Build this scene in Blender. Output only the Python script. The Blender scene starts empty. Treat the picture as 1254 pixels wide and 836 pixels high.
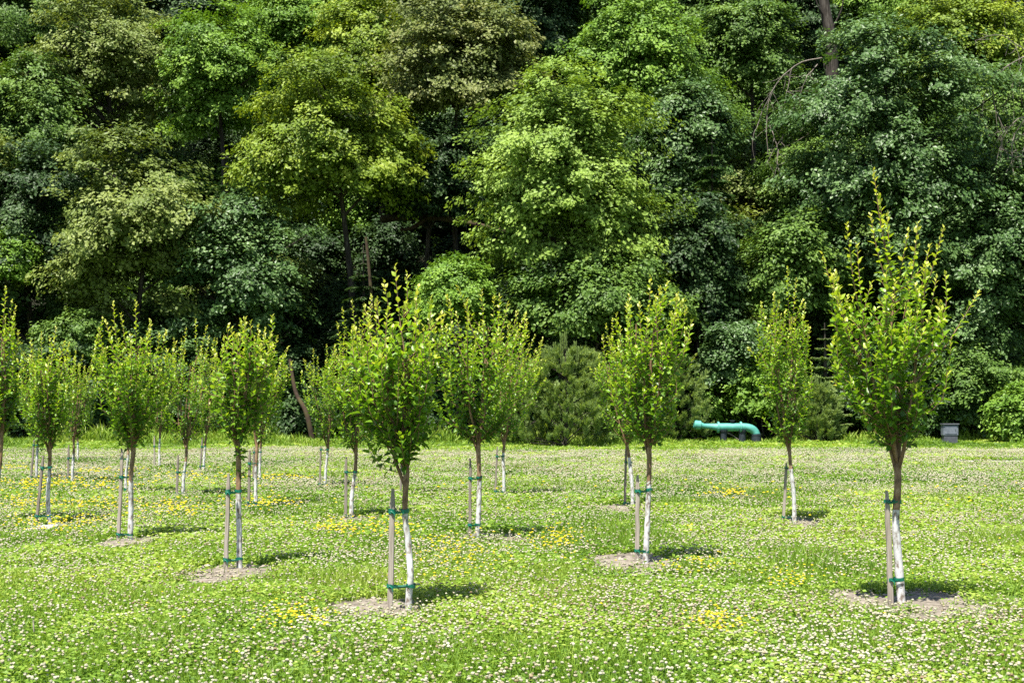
import bpy, math, random
import numpy as np
from mathutils import Vector

# ------------------------------------------------------------------ camera, light, exposure
S = bpy.context.scene
W0, H0, F, HOR, EYE = 1254.0, 836.0, 1742.0, 510.0, 1.7      # photograph pixels, focal length in pixels, horizon row, eye height
cam = bpy.data.cameras.new('camera'); cam.lens = 50.0; cam.sensor_width = 36.0
cam.shift_y = (HOR - H0 / 2) / W0
cam.clip_start = 0.1; cam.clip_end = 1500.0
co = bpy.data.objects.new('camera', cam); S.collection.objects.link(co)
co.location = (0, 0, EYE); co.rotation_euler = (math.pi / 2, 0, 0)
S.camera = co

SUN = Vector((-0.50, -0.95, 2.5)).normalized()
SUN_EL = math.asin(SUN.z); SUN_AZ = math.atan2(SUN.x, SUN.y)
wd = bpy.data.worlds.new('World'); S.world = wd; wd.use_nodes = True
nt = wd.node_tree; nt.nodes.clear()
sky = nt.nodes.new('ShaderNodeTexSky'); sky.sky_type = 'NISHITA'; sky.sun_disc = False
sky.sun_elevation = SUN_EL; sky.sun_rotation = SUN_AZ; sky.air_density = 1.0; sky.dust_density = 1.0
bg = nt.nodes.new('ShaderNodeBackground'); bg.inputs['Strength'].default_value = 0.07
ow = nt.nodes.new('ShaderNodeOutputWorld')
nt.links.new(sky.outputs['Color'], bg.inputs['Color']); nt.links.new(bg.outputs['Background'], ow.inputs['Surface'])
sl = bpy.data.lights.new('sun', 'SUN'); sl.energy = 4.9; sl.angle = math.radians(0.53); sl.color = (1.0, 0.95, 0.86)
so = bpy.data.objects.new('sun', sl); S.collection.objects.link(so)
so.rotation_euler = SUN.to_track_quat('Z', 'Y').to_euler(); so.location = (-20, -40, 90)

S.view_settings.view_transform = 'Standard'; S.view_settings.look = 'None'
S.view_settings.exposure = 1.38; S.view_settings.gamma = 1.0; S.view_settings.use_curve_mapping = False
S.render.engine = 'CYCLES'
S.cycles.max_bounces = 6; S.cycles.diffuse_bounces = 4; S.cycles.glossy_bounces = 2
S.cycles.transmission_bounces = 4; S.cycles.transparent_max_bounces = 4
S.cycles.use_denoising = False
S.cycles.sample_clamp_indirect = 4.0

rng = np.random.default_rng(7)

# ------------------------------------------------------------------ helpers
def link(o): S.collection.objects.link(o); return o

def tag(o, label=None, cat=None, group=None, kind=None):
    if label: o['label'] = label
    if cat: o['category'] = cat
    if group: o['group'] = group
    if kind: o['kind'] = kind
    return o

def empty(name, loc):
    o = bpy.data.objects.new(name, None); o.location = loc; o.empty_display_size = 0.3
    return link(o)

def hsh(ix, iy, seed):
    n = (ix.astype(np.int64) * 374761393 + iy.astype(np.int64) * 668265263 + seed * 974711) & 0xffffffff
    n = ((n ^ (n >> 13)) * 1274126177) & 0xffffffff
    return ((n ^ (n >> 16)) & 0xffff) / 65535.0

def vnoise(x, y, seed=0):
    x = np.asarray(x, float); y = np.asarray(y, float)
    ix = np.floor(x); iy = np.floor(y); fx = x - ix; fy = y - iy
    fx = fx * fx * (3 - 2 * fx); fy = fy * fy * (3 - 2 * fy)
    a = hsh(ix, iy, seed); b = hsh(ix + 1, iy, seed); c = hsh(ix, iy + 1, seed); d = hsh(ix + 1, iy + 1, seed)
    return (a * (1 - fx) + b * fx) * (1 - fy) + (c * (1 - fx) + d * fx) * fy

def fbm(x, y, seed=0, o=3):
    s = 0; a = 0.5; t = 0
    for k in range(o):
        s = s + a * vnoise(x * 2 ** k, y * 2 ** k, seed + k); t += a; a *= 0.5
    return s / t

def ground_z(x, y):
    x = np.asarray(x, float); y = np.asarray(y, float)
    d = np.clip((y - 72) / 14, 0, 1); z = 0.12 * d * d * (3 - 2 * d)
    h = np.clip(y - 87.5, 0, None)
    z = z + 0.86 * np.where(h < 3, h * h / 6, h - 1.5)
    z = z + np.clip(h / 8, 0, 1) * (fbm(x / 9, y / 9, 5) - 0.5) * 2.6
    z = z + 0.03 * (vnoise(x / 2.7, y / 2.7, 9) - 0.5)
    return z

def gz(x, y): return float(ground_z(np.array([x]), np.array([y]))[0])

def at(px, py, Y):
    return Vector(((px - W0 / 2) * Y / F, Y, EYE + (HOR - py) * Y / F))

def field(px, py):                       # a point of the level field
    Y = EYE * F / (py - HOR)
    return (px - W0 / 2) * Y / F, Y

class MB:
    """collects vertex / face blocks, then links them as ONE mesh object"""
    def __init__(s): s.v = []; s.f = []; s.t = []; s.m = []; s.n = 0
    def add(s, v, f, tint=0.5, mi=0):
        v = np.asarray(v, np.float32).reshape(-1, 3); f = np.asarray(f, np.int32)
        s.v.append(v); s.f.append(f + s.n); s.n += len(v)
        s.t.append(np.broadcast_to(np.asarray(tint, np.float32), (len(f),)).copy())
        s.m.append(np.full(len(f), mi, np.int32))
    def mesh(s, name, mats, smooth=False):
        me = bpy.data.meshes.new(name)
        V = np.concatenate(s.v); me.vertices.add(len(V)); me.vertices.foreach_set('co', V.ravel())
        li = np.concatenate([f.ravel() for f in s.f]).astype(np.int32)
        tot = np.concatenate([np.full(len(f), f.shape[1], np.int32) for f in s.f])
        st = np.concatenate([[0], np.cumsum(tot)[:-1]]).astype(np.int32)
        me.loops.add(len(li)); me.loops.foreach_set('vertex_index', li)
        me.polygons.add(len(tot)); me.polygons.foreach_set('loop_start', st)
        me.polygons.foreach_set('loop_total', tot)
        me.polygons.foreach_set('material_index', np.concatenate(s.m))
        me.polygons.foreach_set('use_smooth', np.full(len(tot), smooth, bool))
        at_ = me.attributes.new('tint', 'FLOAT', 'FACE'); at_.data.foreach_set('value', np.concatenate(s.t))
        for m in (mats if isinstance(mats, (list, tuple)) else [mats]): me.materials.append(m)
        me.update(calc_edges=True)
        return me
    def build(s, name, mats, parent=None, smooth=False, loc=None):
        o = link(bpy.data.objects.new(name, s.mesh(name, mats, smooth)))
        if parent: o.parent = parent
        if loc is not None: o.location = loc
        return o
    def tube(s, pts, rad, n=6, tint=0.5, mi=0, cap=True):
        P = np.asarray(pts, float); k = len(P); R = np.broadcast_to(np.asarray(rad, float), (k,))
        T = np.gradient(P, axis=0); T /= np.linalg.norm(T, axis=1)[:, None] + 1e-9
        ref = np.array([1.0, 0, 0]) if abs(T[:, 0]).mean() < 0.7 else np.array([0, 1.0, 0])
        A = np.cross(T, ref); A /= np.linalg.norm(A, axis=1)[:, None] + 1e-9
        B = np.cross(T, A)
        th = np.arange(n) * 2 * math.pi / n
        V = P[:, None] + R[:, None, None] * (A[:, None] * np.cos(th)[None, :, None] + B[:, None] * np.sin(th)[None, :, None])
        i = np.arange(k - 1)[:, None] * n; j = np.arange(n)[None]; j2 = (j + 1) % n
        f = np.stack([i + j, i + j2, i + n + j2, i + n + j], -1).reshape(-1, 4)
        v = V.reshape(-1, 3)
        s.add(v, f, tint, mi)
        if cap:
            for b, c in ((0, P[0]), ((k - 1) * n, P[-1])):
                idx = np.arange(n); ff = np.stack([idx, (idx + 1) % n, np.full(n, n)], -1)
                s.add(np.vstack([v[b:b + n], c]), ff, tint, mi)
    def box(s, c, size, tint=0.5, mi=0, bevel=0.0):
        x, y, z = np.asarray(size) / 2; c = np.asarray(c)
        if bevel <= 0:
            v = np.array([[a * x, b * y, d * z] for d in (-1, 1) for a, b in ((-1, -1), (1, -1), (1, 1), (-1, 1))]) + c
            s.add(v, [[0, 3, 2, 1], [4, 5, 6, 7], [0, 1, 5, 4], [1, 2, 6, 5], [2, 3, 7, 6], [3, 0, 4, 7]], tint, mi); return
        e = bevel; rings = []
        for (zz, ins) in ((-z, e), (-z + e, 0), (z - e, 0), (z, e)):
            X = x - ins; Y = y - ins; k = e * 0.7
            rings.append([[-X + k, -Y, zz], [X - k, -Y, zz], [X, -Y + k, zz], [X, Y - k, zz], [X - k, Y, zz], [-X + k, Y, zz], [-X, Y - k, zz], [-X, -Y + k, zz]])
        v = np.array(rings).reshape(-1, 3) + c
        f = [[r * 8 + j, r * 8 + (j + 1) % 8, r * 8 + 8 + (j + 1) % 8, r * 8 + 8 + j] for r in range(3) for j in range(8)]
        s.add(v, f, tint, mi); s.add(v, [[7, 6, 5, 4, 3, 2, 1, 0], [24, 25, 26, 27, 28, 29, 30, 31]], tint, mi)

def unit(a): return a / (np.linalg.norm(a, axis=-1, keepdims=True) + 1e-9)

def quads(mb, P, A, N, L, Wd, tint, mi=0):
    """one rhombic leaf per point: axis A, normal N"""
    A = unit(A); Bv = unit(np.cross(N, A)); L = np.asarray(L)[:, None]; Wd = np.asarray(Wd)[:, None]
    n = len(P); up = unit(np.cross(A, Bv))
    V = np.stack([P - A * L / 2, P + Bv * Wd / 2 + up * Wd * 0.12, P + A * L / 2, P - Bv * Wd / 2 + up * Wd * 0.12], 1).reshape(-1, 3)
    mb.add(V, np.arange(n * 4).reshape(n, 4), tint, mi)

def leaves(mb, P, A, N, L, Wd, tint, droop=0.25, mi=0):
    """folded, curved leaf blades with a midrib; P is where the stalk joins the twig"""
    n = len(P); A = unit(A); Bv = unit(np.cross(N, A)); U = unit(np.cross(A, Bv))
    L = np.asarray(L)[:, None]; h = np.asarray(Wd)[:, None] / 2; f = h * 0.45
    def c(t): return P + A * L * t - U * L * droop * t * t
    rows = [c(0.12), c(0.42) + Bv * h + U * f, c(0.42), c(0.42) - Bv * h + U * f,
            c(0.76) + Bv * h * 0.72 + U * f * .7, c(0.76), c(0.76) - Bv * h * 0.72 + U * f * .7, c(1.08)]
    V = np.stack(rows, 1).reshape(-1, 3)
    b = (np.arange(n) * 8)[:, None]
    tri = np.concatenate([b + np.array([[0, 2, 1]]), b + np.array([[0, 3, 2]]), b + np.array([[4, 5, 7]]), b + np.array([[5, 6, 7]])])
    qd = np.concatenate([b + np.array([[1, 2, 5, 4]]), b + np.array([[2, 3, 6, 5]])])
    tt = np.asarray(tint)
    base = mb.n
    mb.add(V, tri, np.tile(tt, 4), mi)
    mb.f.append(qd.astype(np.int32) + base); mb.t.append(np.tile(tt, 2).astype(np.float32)); mb.m.append(np.full(len(qd), mi, np.int32))

# ------------------------------------------------------------------ materials
def new_mat(name):
    m = bpy.data.materials.new(name); m.use_nodes = True; t = m.node_tree; t.nodes.clear()
    o = t.nodes.new('ShaderNodeOutputMaterial'); return m, t, o

def ramp(t, fac, stops):
    r = t.nodes.new('ShaderNodeValToRGB'); e = r.color_ramp.elements
    while len(e) < len(stops): e.new(0.5)
    for k, (p, c) in enumerate(stops): e[k].position = p; e[k].color = (*c, 1)
    t.links.new(fac, r.inputs['Fac']); return r

def leaf_mat(name, stops, trans=0.3, rough=0.5, spec=0.35, tboost=(1.25, 1.2, 0.5)):
    m, t, o = new_mat(name)
    a = t.nodes.new('ShaderNodeAttribute'); a.attribute_name = 'tint'
    r = ramp(t, a.outputs['Fac'], stops)
    p = t.nodes.new('ShaderNodeBsdfPrincipled'); p.inputs['Roughness'].default_value = rough
    p.inputs['Specular IOR Level'].default_value = spec
    tr = t.nodes.new('ShaderNodeBsdfTranslucent')
    mul = t.nodes.new('ShaderNodeMix'); mul.data_type = 'RGBA'; mul.blend_type = 'MULTIPLY'; mul.inputs[0].default_value = 1
    mul.inputs[7].default_value = (*tboost, 1)
    t.links.new(r.outputs['Color'], mul.inputs[6]); t.links.new(mul.outputs[2], tr.inputs['Color'])
    t.links.new(r.outputs['Color'], p.inputs['Base Color'])
    mx = t.nodes.new('ShaderNodeMixShader'); mx.inputs['Fac'].default_value = trans
    t.links.new(p.outputs[0], mx.inputs[1]); t.links.new(tr.outputs[0], mx.inputs[2]); t.links.new(mx.outputs[0], o.inputs['Surface'])
    return m

def noise_mat(name, stops, scale=8.0, rough=0.85, bump=0.3, detail=6, stretch=(1, 1, 1), spec=0.3, bdist=0.01):
    m, t, o = new_mat(name)
    tc = t.nodes.new('ShaderNodeTexCoord'); mp = t.nodes.new('ShaderNodeMapping'); mp.inputs['Scale'].default_value = stretch
    t.links.new(tc.outputs['Object'], mp.inputs['Vector'])
    n = t.nodes.new('ShaderNodeTexNoise'); n.inputs['Scale'].default_value = scale; n.inputs['Detail'].default_value = detail
    n.inputs['Roughness'].default_value = 0.65
    t.links.new(mp.outputs['Vector'], n.inputs['Vector'])
    r = ramp(t, n.outputs['Fac'], stops)
    p = t.nodes.new('ShaderNodeBsdfPrincipled'); p.inputs['Roughness'].default_value = rough; p.inputs['Specular IOR Level'].default_value = spec
    t.links.new(r.outputs['Color'], p.inputs['Base Color'])
    b = t.nodes.new('ShaderNodeBump'); b.inputs['Strength'].default_value = bump; b.inputs['Distance'].default_value = bdist
    t.links.new(n.outputs['Fac'], b.inputs['Height']); t.links.new(b.outputs['Normal'], p.inputs['Normal'])
    t.links.new(p.outputs[0], o.inputs['Surface'])
    return m

M = {}
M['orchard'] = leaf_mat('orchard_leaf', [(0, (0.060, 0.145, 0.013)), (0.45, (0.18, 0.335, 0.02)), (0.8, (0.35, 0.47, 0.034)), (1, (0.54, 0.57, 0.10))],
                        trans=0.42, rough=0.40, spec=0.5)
M['grass'] = leaf_mat('meadow_leaf', [(0, (0.030, 0.078, 0.008)), (0.35, (0.098, 0.195, 0.014)), (0.75, (0.19, 0.31, 0.026)), (1, (0.32, 0.40, 0.07))], trans=0.34, rough=0.55)
M['clover'] = leaf_mat('clover_blossom', [(0, (0.17, 0.11, 0.05)), (0.25, (0.27, 0.215, 0.125)), (0.55, (0.375, 0.34, 0.225)), (1, (0.47, 0.45, 0.33))], trans=0.2, rough=0.7, spec=0.2, tboost=(1, 1, 1))
M['petal'] = leaf_mat('yellow_petal', [(0, (0.58, 0.45, 0.012)), (1, (0.74, 0.62, 0.03))], trans=0.25, rough=0.45, tboost=(1, 1, 1))
M['bark'] = noise_mat('forest_bark', [(0.32, (0.010, 0.008, 0.006)), (0.5, (0.035, 0.028, 0.022)), (0.66, (0.085, 0.074, 0.062))], 2.2, 0.9, 1.0, stretch=(3, 3, .45), bdist=.05)
M['pale_bark'] = noise_mat('pale_dead_wood', [(0.3, (0.075, 0.06, 0.045)), (0.55, (0.19, 0.165, 0.14)), (0.75, (0.32, 0.285, 0.245))], 4.0, 0.9, 0.5, stretch=(2, 2, .5), bdist=.03)
M['moss_log'] = noise_mat('mossy_wood', [(0.3, (0.022, 0.014, 0.009)), (0.5, (0.052, 0.034, 0.021)), (0.62, (0.055, 0.048, 0.016)), (0.8, (0.09, 0.068, 0.045))], 1.6, 0.95, 0.6, bdist=.05)
M['twig'] = noise_mat('young_bark', [(0.3, (0.08, 0.045, 0.026)), (0.55, (0.20, 0.12, 0.065)), (0.8, (0.31, 0.21, 0.13))], 14, 0.75, 0.5, stretch=(2, 2, .7))
M['stake'] = noise_mat('weathered_wood', [(0.25, (0.14, 0.115, 0.095)), (0.5, (0.29, 0.25, 0.21)), (0.75, (0.42, 0.38, 0.335))], 18, 0.9, 0.4, stretch=(3, 3, .15), bdist=.004)
M['stake_dark'] = noise_mat('old_weathered_wood', [(0.25, (0.09, 0.075, 0.065)), (0.5, (0.19, 0.16, 0.135)), (0.75, (0.30, 0.27, 0.235))], 18, 0.9, 0.4, stretch=(3, 3, .15), bdist=.004)
M['tie'] = noise_mat('green_tape', [(0.3, (0.003, 0.085, 0.055)), (0.7, (0.006, 0.17, 0.105))], 30, 0.4, 0.2, spec=0.5, bdist=.003)
M['soil'] = noise_mat('dry_soil', [(0.30, (0.055, 0.044, 0.034)), (0.48, (0.165, 0.142, 0.112)), (0.72, (0.31, 0.272, 0.222))], 9, 0.95, 0.9, detail=9, bdist=.03)
M['sand'] = noise_mat('pale_sand', [(0.25, (0.20, 0.185, 0.165)), (0.5, (0.31, 0.295, 0.27)), (0.75, (0.42, 0.40, 0.37))], 9, 0.95, 0.6, detail=9, bdist=.02)
M['ground'] = noise_mat('meadow_soil', [(0.25, (0.03, 0.055, 0.010)), (0.5, (0.065, 0.12, 0.017)), (0.75, (0.12, 0.155, 0.035))], 2.4, 0.95, 0.8, detail=10, bdist=.04)
M['hill'] = noise_mat('forest_floor', [(0.3, (0.007, 0.008, 0.004)), (0.55, (0.016, 0.017, 0.008)), (0.8, (0.034, 0.032, 0.015))], 1.2, 0.95, 0.8, detail=10, bdist=.2)
M['pipe'] = noise_mat('turquoise_paint', [(0.3, (0.05, 0.22, 0.18)), (0.5, (0.075, 0.30, 0.25)), (0.66, (0.10, 0.34, 0.29)), (0.78, (0.17, 0.20, 0.14))], 3, 0.42, 0.1, spec=0.5)
M['pipe_dark'] = noise_mat('dark_metal', [(0.3, (0.012, 0.017, 0.022)), (0.7, (0.035, 0.045, 0.055))], 6, 0.55, 0.3)
M['box_grey'] = noise_mat('grey_enamel', [(0.3, (0.10, 0.115, 0.14)), (0.7, (0.17, 0.19, 0.225))], 5, 0.5, 0.1)
M['box_dark'] = noise_mat('dark_enamel', [(0.3, (0.05, 0.055, 0.065)), (0.7, (0.09, 0.095, 0.11))], 5, 0.5, 0.1)
M['tag_white'] = noise_mat('white_card', [(0.3, (0.55, 0.56, 0.62)), (0.7, (0.7, 0.7, 0.76))], 30, 0.6, 0.05)
M['tag_blue'] = noise_mat('blue_plastic', [(0.3, (0.01, 0.05, 0.42)), (0.7, (0.02, 0.09, 0.55))], 30, 0.4, 0.05)
M['stone'] = noise_mat('clod', [(0.25, (0.11, 0.092, 0.072)), (0.5, (0.25, 0.215, 0.175)), (0.75, (0.42, 0.375, 0.315))], 14, 0.95, 0.6)

def paint_mat():
    """bark that carries a coat of lime wash, flaking, below a ragged line (the attribute 'paint_top' of the object)"""
    m, t, o = new_mat('whitewashed_bark')
    tc = t.nodes.new('ShaderNodeTexCoord')
    n = t.nodes.new('ShaderNodeTexNoise'); n.inputs['Scale'].default_value = 16; n.inputs['Detail'].default_value = 7
    mp = t.nodes.new('ShaderNodeMapping'); mp.inputs['Scale'].default_value = (1.6, 1.6, .8)
    t.links.new(tc.outputs['Object'], mp.inputs['Vector']); t.links.new(mp.outputs['Vector'], n.inputs['Vector'])
    pw = ramp(t, n.outputs['Fac'], [(0.38, (0.16, 0.125, 0.10)), (0.45, (0.36, 0.34, 0.32)), (0.52, (0.52, 0.515, 0.52)), (1, (0.62, 0.615, 0.625))])
    pb = ramp(t, n.outputs['Fac'], [(0.3, (0.085, 0.048, 0.028)), (0.52, (0.22, 0.135, 0.072)), (0.75, (0.34, 0.235, 0.145))])
    at_ = t.nodes.new('ShaderNodeAttribute'); at_.attribute_name = 'tint'
    n2 = t.nodes.new('ShaderNodeTexNoise'); n2.inputs['Scale'].default_value = 40
    t.links.new(tc.outputs['Object'], n2.inputs['Vector'])
    ad = t.nodes.new('ShaderNodeMath'); ad.operation = 'MULTIPLY_ADD'; ad.inputs[1].default_value = 0.4; 
    t.links.new(n2.outputs['Fac'], ad.inputs[0]); t.links.new(at_.outputs['Fac'], ad.inputs[2])
    gt = t.nodes.new('ShaderNodeMath'); gt.operation = 'GREATER_THAN'; gt.inputs[1].default_value = 0.7
    t.links.new(ad.outputs[0], gt.inputs[0])
    mx = t.nodes.new('ShaderNodeMix'); mx.data_type = 'RGBA'
    t.links.new(gt.outputs[0], mx.inputs[0]); t.links.new(pb.outputs['Color'], mx.inputs[6]); t.links.new(pw.outputs['Color'], mx.inputs[7])
    p = t.nodes.new('ShaderNodeBsdfPrincipled'); p.inputs['Roughness'].default_value = 0.85
    b = t.nodes.new('ShaderNodeBump'); b.inputs['Strength'].default_value = 0.5; b.inputs['Distance'].default_value = 0.01
    t.links.new(n.outputs['Fac'], b.inputs['Height']); t.links.new(b.outputs['Normal'], p.inputs['Normal'])
    t.links.new(mx.outputs[2], p.inputs['Base Color']); t.links.new(p.outputs[0], o.inputs['Surface'])
    return m
M['trunk'] = paint_mat()

def forest(name, c0, c1, c2, trans=0.28, spec=0.35, rough=0.5):
    M[name] = leaf_mat('foliage_' + name, [(0, c0), (0.5, c1), (1, c2)], trans, rough, spec)
forest('lime',   (0.10, 0.172, 0.028), (0.19, 0.295, 0.046), (0.285, 0.395, 0.075), .33, .25)
forest('olive',  (0.067, 0.103, 0.018), (0.132, 0.185, 0.035), (0.230, 0.280, 0.073), .3, .25)
forest('yellow', (0.074, 0.125, 0.012), (0.146, 0.224, 0.018), (0.269, 0.342, 0.035), .3, .25)
forest('mid',    (0.040, 0.087, 0.014), (0.083, 0.159, 0.024), (0.157, 0.252, 0.043), .28, .25)
forest('bright', (0.058, 0.129, 0.014), (0.121, 0.230, 0.024), (0.207, 0.336, 0.041), .3, .25)
forest('blue',   (0.031, 0.072, 0.017), (0.065, 0.132, 0.031), (0.129, 0.218, 0.065), .26, spec=0.35, rough=0.45)
forest('dark',   (0.014, 0.034, 0.009), (0.030, 0.066, 0.017), (0.065, 0.12, 0.032), .24, .25)
forest('conifer',(0.018, 0.047, 0.013), (0.040, 0.095, 0.023), (0.095, 0.174, 0.037), .24, .25)
forest('bloom',  (0.062, 0.092, 0.021), (0.129, 0.168, 0.039), (0.263, 0.280, 0.095), .3, .25)
forest('pine',   (0.075, 0.13, 0.036), (0.16, 0.245, 0.068), (0.28, 0.37, 0.11), .35)

# ------------------------------------------------------------------ ground, soil, path
SOIL = []      # ellipses of bare earth (x, y, rx, ry) that the turf leaves open
def ground():
    xs = np.concatenate([np.arange(-150, -50, 5), np.arange(-50, 50, 1.0), np.arange(50, 151, 5)])
    ys = np.concatenate([np.arange(-40, 0, 5), np.arange(0, 140, 1.0), np.arange(140, 201, 5)])
    X, Y = np.meshgrid(xs, ys); Z = ground_z(X, Y)
    nx, ny = len(xs), len(ys)
    i = (np.arange(ny - 1)[:, None] * nx + np.arange(nx - 1)[None]).ravel()
    f = np.stack([i, i + 1, i + nx + 1, i + nx], -1)
    yc = Y.ravel()[i]
    mb = MB(); V = np.stack([X, Y, Z], -1)
    mb.add(V, f[yc < 87], 0.5, 0)
    mb.f.append(f[yc >= 87].astype(np.int32)); k = int((yc >= 87).sum()); mb.t.append(np.full(k, .5, np.float32)); mb.m.append(np.ones(k, np.int32))
    return tag(mb.build('ground', [M['ground'], M['hill']], smooth=True), kind='structure')
ground()

def soil_patch(px0, px1, py0, py1, mat='soil', clods=60, seed=0):
    x, y = field((px0 + px1) / 2, (py0 + py1) / 2)
    _, ya = field(0, py1); _, yb = field(0, py0)
    rx = (px1 - px0) / 2 * y / F * 1.1; ry = max(min((yb - ya) / 2, 1.4 * rx), .6) * 1.25; 
    r = np.random.default_rng(seed + 100)
    SOIL.append((x, y, rx, ry))
    nr, nt_ = 10, 40; mb = MB()
    th = np.arange(nt_) * 2 * math.pi / nt_
    edge = 0.75 + 0.6 * vnoise(np.cos(th) * 2.2 + 7 * seed, np.sin(th) * 2.2, seed)
    rr = np.linspace(0.02, 1, nr)[:, None]
    X = x + rx * rr * edge * np.cos(th); Y = y + ry * rr * edge * np.sin(th)
    Z = ground_z(X, Y) + 0.0 + 0.035 * (1 - rr ** 2) + 0.10 * (fbm(X * 2.2, Y * 2.2, seed + 60) - .5) * np.clip(rr * 1.6, 0, 1) + 0.03 * (vnoise(X * 9, Y * 9, seed) - .5) * (1 - rr ** 4) - 0.03 * (rr > .99)
    i = np.arange(nr - 1)[:, None] * nt_; j = np.arange(nt_)[None]
    f = np.stack([i + j, i + (j + 1) % nt_, i + nt_ + (j + 1) % nt_, i + nt_ + j], -1).reshape(-1, 4)
    V = np.stack([X, Y, Z], -1).reshape(-1, 3); mb.add(V, f)
    mb.add(np.vstack([V[:nt_], V[:nt_].mean(0)]), np.stack([np.arange(nt_), (np.arange(nt_) + 1) % nt_, np.full(nt_, nt_)], -1))
    for k in range(clods):                       # crumbs and small stones that belong to the soil
        q = math.sqrt(r.random()) * 0.95; a = r.random() * 6.283
        c = np.array([x + rx * q * math.cos(a), y + ry * q * math.sin(a), 0]); c[2] = gz(c[0], c[1]) + 0.03
        s = r.uniform(.006, .02) * (1 if r.random() < .85 else 2.2)
        ico = np.array([[0, 0, 1], [.9, 0, .1], [.1, .9, 0], [-.9, .1, .1], [0, -.9, 0], [0, 0, -1]]) * r.uniform(.6, 1.25, (6, 3)) * s * np.array([1.2, 1.2, .8])
        mb.add(ico + c, [[0, 1, 2], [0, 2, 3], [0, 3, 4], [0, 4, 1], [5, 2, 1], [5, 3, 2], [5, 4, 3], [5, 1, 4]], .5, 1)
    tag(mb.build('bare_soil', [M[mat], M['stone']], smooth=False), kind='structure')

for k, a in enumerate([(985, 1250, 724, 754), (396, 530, 738, 752), (718, 852, 680, 702), (232, 345, 693, 710), (540, 665, 654, 664),
                       (114, 205, 659, 669), (932, 1012, 635, 645), (722, 795, 619, 627), (388, 470, 632, 639)]):
    soil_patch(*a, clods=[260, 90, 200, 110, 70, 60, 50, 30, 30][k], seed=k)
soil_patch(38, 88, 639, 650, 'sand', 12, 20)

def dirt_path():
    mb = MB(); n = 60
    xs = np.linspace(15.3, 60, n); c = 53.4 + 0.3 * np.sin(xs / 5); w = 1.7 * np.clip((xs - 15.2) / 3, .05, 1)
    a = c - w * (1 + .4 * (vnoise(xs, xs * 0, 3) - .5)); b = c + w * (1 + .4 * (vnoise(xs, xs * 0 + 4, 4) - .5))
    V = np.concatenate([np.stack([xs, a, ground_z(xs, a) + .03], -1), np.stack([xs, b, ground_z(xs, b) + .03], -1)])
    i = np.arange(n - 1); mb.add(V, np.stack([i, i + 1, i + n + 1, i + n], -1))
    tag(mb.build('dirt_path', M['sand']), kind='structure')
dirt_path()

# ------------------------------------------------------------------ meadow: turf, clover, yellow flowers
def scatter(y0, y1, dens, margin=2.5):
    k = 0.362; a = k * (y1 ** 2 - y0 ** 2) + 2 * margin * (y1 - y0)
    n = int(a * dens)
    y = np.sqrt(rng.random(n) * (y1 ** 2 - y0 ** 2) + y0 ** 2)
    x = (rng.random(n) * 2 - 1) * (k * y + margin)
    return x, y

def soil_mask(x, y, g=1.0):
    m = np.zeros(len(x))
    for (cx, cy, rx, ry) in SOIL:
        d = np.sqrt(((x - cx) / (rx * g)) ** 2 + ((y - cy) / (ry * g)) ** 2)
        m = np.maximum(m, np.clip((1.08 + 1.5 * (fbm(x * 2.6, y * 2.6, 31) - .5) - d) / 0.4, 0, 1))
    m = np.where((y > 51.2) & (y < 55.2) & (x > 15.6 + 1.5 * vnoise(y, x * 0, 8)), 0.97, m)
    return m

def soil_low(x, y):
    # the turf is trodden and thin just in front of the bare patches
    m = np.ones(len(x))
    for (cx, cy, rx, ry) in SOIL:
        d = np.sqrt(((x - cx) / (rx * 1.05)) ** 2 + ((y - (cy - ry - .022 * cy)) / (.035 * cy)) ** 2)
        m = np.minimum(m, np.clip(.3 + .7 * (d - .7) / .5, .3, 1))
    return m

def clover_field(x, y):
    a = fbm(x / 1.1, y / 1.6, 41); b = fbm(x / 3.5, y / 5.0, 44)
    d = np.clip((a - 0.36) * 3.4, 0.05, 1) * np.clip((b - 0.22) * 2.6, 0.25, 1)
    d = d * (1 + .5 * np.clip((11 - y) / 2, 0, 1))
    d = d * (0.75 + 0.9 * np.clip((y - 30) / 12, 0, 1) * np.clip((80 - y) / 6, 0, 1)) + 0.06
    d = .22 + .62 * d
    return np.clip(d, 0, 1.0) * np.clip((66 + 12 * vnoise(x / 6, y / 9, 47) - y) / 4, 0.04, 1)

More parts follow.
